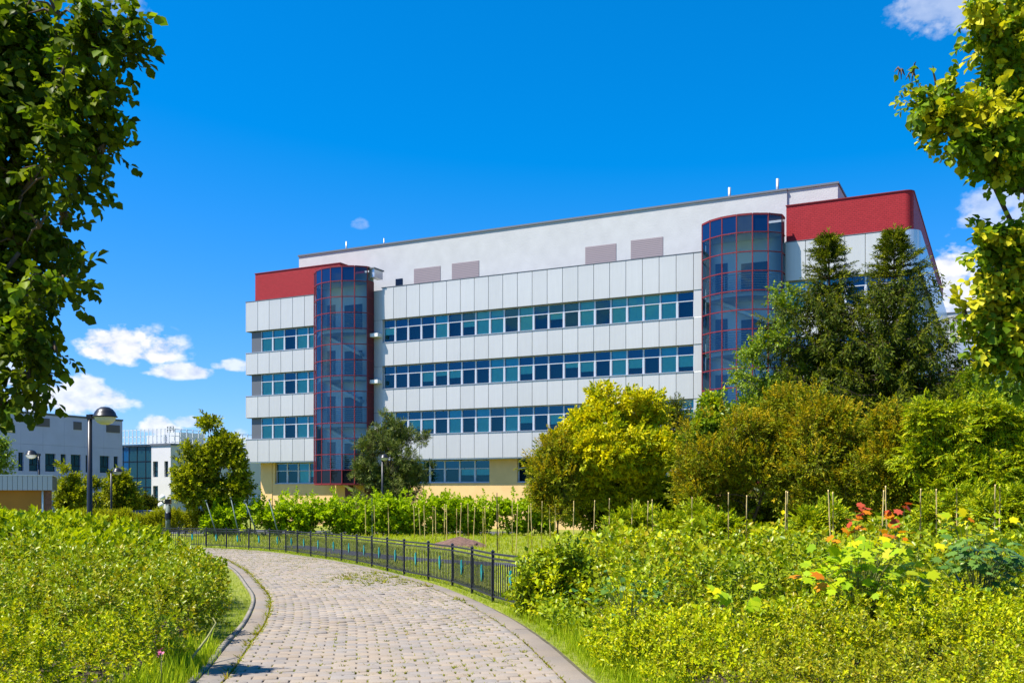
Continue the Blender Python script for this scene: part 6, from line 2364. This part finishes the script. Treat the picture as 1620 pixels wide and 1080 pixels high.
OAK = [(-150, .25), (-120, .38), (-95, .24), (-70, .44), (-50, .28), (-28, .56), (-12, .42), (0, .72), (12, .42), (28, .56), (50, .28), (70, .44), (95, .24), (120, .38), (150, .25)]
sapling('oak_sapling', 'bluish green oak sapling in the bed at right', 1545, 9.6,
        [(1540, 870, 22, 22, 'lf_oak'), (1565, 890, 22, 22, 'lf_oak'), (1520, 895, 18, 14, 'lf_oak'), (1585, 880, 16, 12, 'lf_oak'), (1550, 915, 22, 14, 'lf_oak'), (1590, 905, 14, 8, 'lf_oak')], leaf_lobed(OAK), .115, 135, .16)
sapling('green_maple_sapling', 'young maple with yellow green leaves above the oak sapling', 1530, 13.5,
        [(1525, 825, 18, 10, ('lf_maple', 'lf_sumac')), (1550, 830, 16, 8, ('lf_maple', 'lf_yellow')), (1540, 815, 14, 4, ('lf_orange', 'lf_maple', 'lf_yellow'))], LM, .13, 136, .12)
sapling('ivy_clump', 'dark bluish leaves low in the shrub bed near the fence bush', 995, 8.8,
        [(960, 925, 18, 9, 'lf_oak'), (1000, 935, 22, 12, 'lf_oak'), (1045, 935, 18, 8, 'lf_oak'), (910, 930, 12, 5, 'lf_oak')], leaf_lobed(VINE), .058, 137, .08, 'ground cover')

# ---- the two near lindens framing the view
def near_linden(label, base, lobes, Y0, n, mats, seed, nsingle, ends, alt, size=.27, vs=None, tilt=0.0):
    t = plant('linden_tree', base, label, 'tree', 'lindens framing the view')
    r = np.random.default_rng(seed)
    lb = []
    for (x, y, rp, dy) in lobes:
        if x < 400 and x > 50: x -= 26
        lb.append(px_blob(x, y, rp, Y0 + dy, ry=rp / F * Y0 * 1.0))
    sb = subblobs(lb, 13, .28, .42, seed)
    make_trunk(t, base, ends, .09, M['bark'], seed, wob=.05)
    # fine branches out to the clumps
    b = MB()
    rr = random.Random(seed)
    cents = [Vector(l[:3]) for l in lb]
    for i, s in enumerate(sb):
        if rr.random() < .45:
            c = min(cents, key=lambda q: (q - Vector(s[:3])).length) - Vector(base)
            e = Vector(s[:3]) - Vector(base)
            b.tube([c, c.lerp(e, .5) + Vector((0, 0, .03)), e], [.011, .007, .003], 5, cap=False)
    b.build('branch', M['twig'], t, kind='stuff')
    make_crown('crown', t, base, sb, n, vs or VTB, size, mats, seed, depth=.35, upv=-.25, rnd=.5, alt_p=alt, cut=-.38, cut_s=5.0, kind='stuff')
    # the leaves that show one by one at the rim
    pos, nor = blob_points(sb, nsingle * 6, seed + 9, .05, .8)
    ang = (pos[:, 0] - 0) / pos[:, 1]
    pxx = CX + pos[:, 0] / pos[:, 1] * F; pyy = HZ - (pos[:, 2] - EYE) / pos[:, 1] * F
    ok = (pxx > -10) & (pxx < 1630) & (pyy > -10)
    pos, nor = pos[ok][:nsingle], nor[ok][:nsingle]
    items, ms, ss = [], [], []
    for p, q in zip(pos, nor):
        d = q * .6 + np.array((0, 0, -.55)) + r.normal(0, .35, 3)
        items.append((Vector(p), tuple(d))); ms.append('lf_right' if 'right' in mats[0].name or mats[0] is M['lf_right'] else 'lf_left'); ss.append(size * .29 * r.uniform(.8, 1.25))
    mes = np_mesh('leaf', LB[0], LB[1], mats[0])
    B = Vector(base)
    for (p, d), s in zip(items, ss):
        R = rot_from(np.array([d]), ups=np.array([(r.normal(0, .4), r.normal(-.3, .4), 1.0)]))[0]
        mm = Matrix([list(R[i]) + [0] for i in range(3)] + [[0, 0, 0, 1]])
        link('leaf', mes, t, mat4=Matrix.Translation(p - B) @ mm @ Matrix.Scale(float(s), 4))
    return t


Yl = 5.5
LL = [(40, 20, 95, .3), (120, 25, 60, .1), (185, 38, 36, 0), (228, 40, 20, 0), (60, 110, 95, .4), (140, 105, 55, .1), (180, 85, 36, 0), (215, 85, 16, 0), (40, 200, 95, .3), (125, 185, 58, 0), (178, 160, 30, 0), (165, 230, 38, .1), (190, 240, 14, 0), (40, 300, 90, .3), (110, 275, 52, 0), (150, 290, 18, 0),
      (30, 385, 78, .3), (88, 360, 42, 0), (125, 345, 24, .1), (85, 445, 34, 0), (125, 448, 22, 0), (30, 470, 60, .2), (70, 510, 30, 0), (25, 540, 50, .2), (85, 545, 26, 0), (112, 552, 16, 0), (40, 590, 34, .1), (72, 598, 20, 0), (0, 640, 18, 0), (-60, 100, 120, .5), (-60, 300, 120, .5), (-60, 480, 100, .5), (-150, 200, 130, .6), (-150, 400, 120, .6), (-10, 610, 24, .1), (-70, 400, 52, 2.3), (-90, 455, 56, 2.3), (-60, 350, 40, 2.2)]  # trailing lobes, out of view, are added to cast shade on the path
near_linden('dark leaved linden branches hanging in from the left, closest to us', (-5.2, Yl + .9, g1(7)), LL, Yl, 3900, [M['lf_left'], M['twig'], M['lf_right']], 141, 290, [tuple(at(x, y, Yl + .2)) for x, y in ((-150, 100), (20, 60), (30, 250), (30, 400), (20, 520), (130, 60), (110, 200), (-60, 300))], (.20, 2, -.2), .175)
Yr = 8.6
RL = [(1600, 20, 50, .1), (1560, 12, 26, 0), (1575, 65, 34, 0), (1615, 90, 50, .2), (1445, 115, 26, 0), (1480, 130, 34, 0), (1520, 150, 38, .1), (1425, 112, 12, 0), (1560, 150, 40, .1), (1605, 160, 50, .2), (1500, 185, 26, 0), (1510, 215, 30, 0), (1550, 205, 40, 0), (1600, 220, 50, .2), (1575, 255, 30, 0), (1470, 165, 22, 0),
      (1595, 370, 36, 0), (1560, 385, 16, 0), (1615, 400, 40, .1), (1580, 430, 26, 0), (1610, 460, 36, .1), (1560, 490, 30, 0), (1530, 500, 16, 0), (1600, 500, 40, .1), (1585, 540, 34, 0), (1612, 560, 30, .1), (1700, 120, 90, .4), (1700, 260, 90, .5), (1700, 420, 80, .4), (1690, 540, 70, .4), (1800, 300, 120, .6)]
near_linden('sunlit linden branches with yellow bracts hanging in from the right', (6.6, Yr + .8, g1(9)), RL, Yr, 4000, [M['lf_right'], M['twig'], M['lf_bract']], 142, 290, [tuple(at(x, y, Yr + .2)) for x, y in ((1800, 100), (1600, 40), (1600, 140), (1500, 140), (1600, 270), (1620, 400), (1600, 500), (1700, 200))], (.68, 2, -.30), .22)

# ---- odd small things in the verges
M['pink'] = simple('petal_pink', (.55, .12, .24), .6)
M['straw'] = simple('dry_straw', (.24, .24, .08), .7)
for px, py, lab in ((307, 876, 'tall pink flower spike at the hedge corner beside the path'), (254, 1034, 'pale pink blossom low in the left spirea bed')):
    Yq = 17.5 if py < 900 else 7.2
    p = at(px, py, Yq)
    t = plant('pink_flower', (p.x, Yq, g1(Yq)), lab, 'flower')
    h_ = p.z - g1(Yq)
    b = MB(); b.tube([(0, 0, 0), (.01, 0, h_)], [.006, .004], 5); b.build('stem', M['stalk'], t)
    b = MB(); rr_ = random.Random(px)
    for i in range(16):
        a = rr_.uniform(0, 6.28); zz = h_ + rr_.uniform(-.05, .09) * (1.4 if py < 900 else .5); rad_ = .022
        c = Vector((math.cos(a) * rad_ * .6, math.sin(a) * rad_ * .6, zz))
        u_ = Vector((-math.sin(a), math.cos(a), 0)) * .010; w_ = Vector((math.cos(a) * .012, math.sin(a) * .012, .012))
        b.poly([c - u_, c + w_ - u_ * .6, c + w_ * 1.4, c + w_ + u_ * .6, c + u_])
    b.build('blossom', M['pink'], t)
q0, q1, q2 = at(300, 1045, 8.3), at(328, 1008, 8.7), at(340, 985, 8.9)
b = MB(); bb = Vector((q0.x, q0.y, g1(q0.y)))
b.tube([Vector((0, 0, 0)), q0 - bb, q1 - bb, q2 - bb + Vector((.01, 0, 0)), q2 - bb + Vector((-.02, 0, .05))], [.012, .012, .011, .009, .005], 6)
tag(b.build('dry_stalk', M['straw'], None, tuple(bb)), 'long bent dry stalk leaning from the left bed over the kerb', 'stalk')
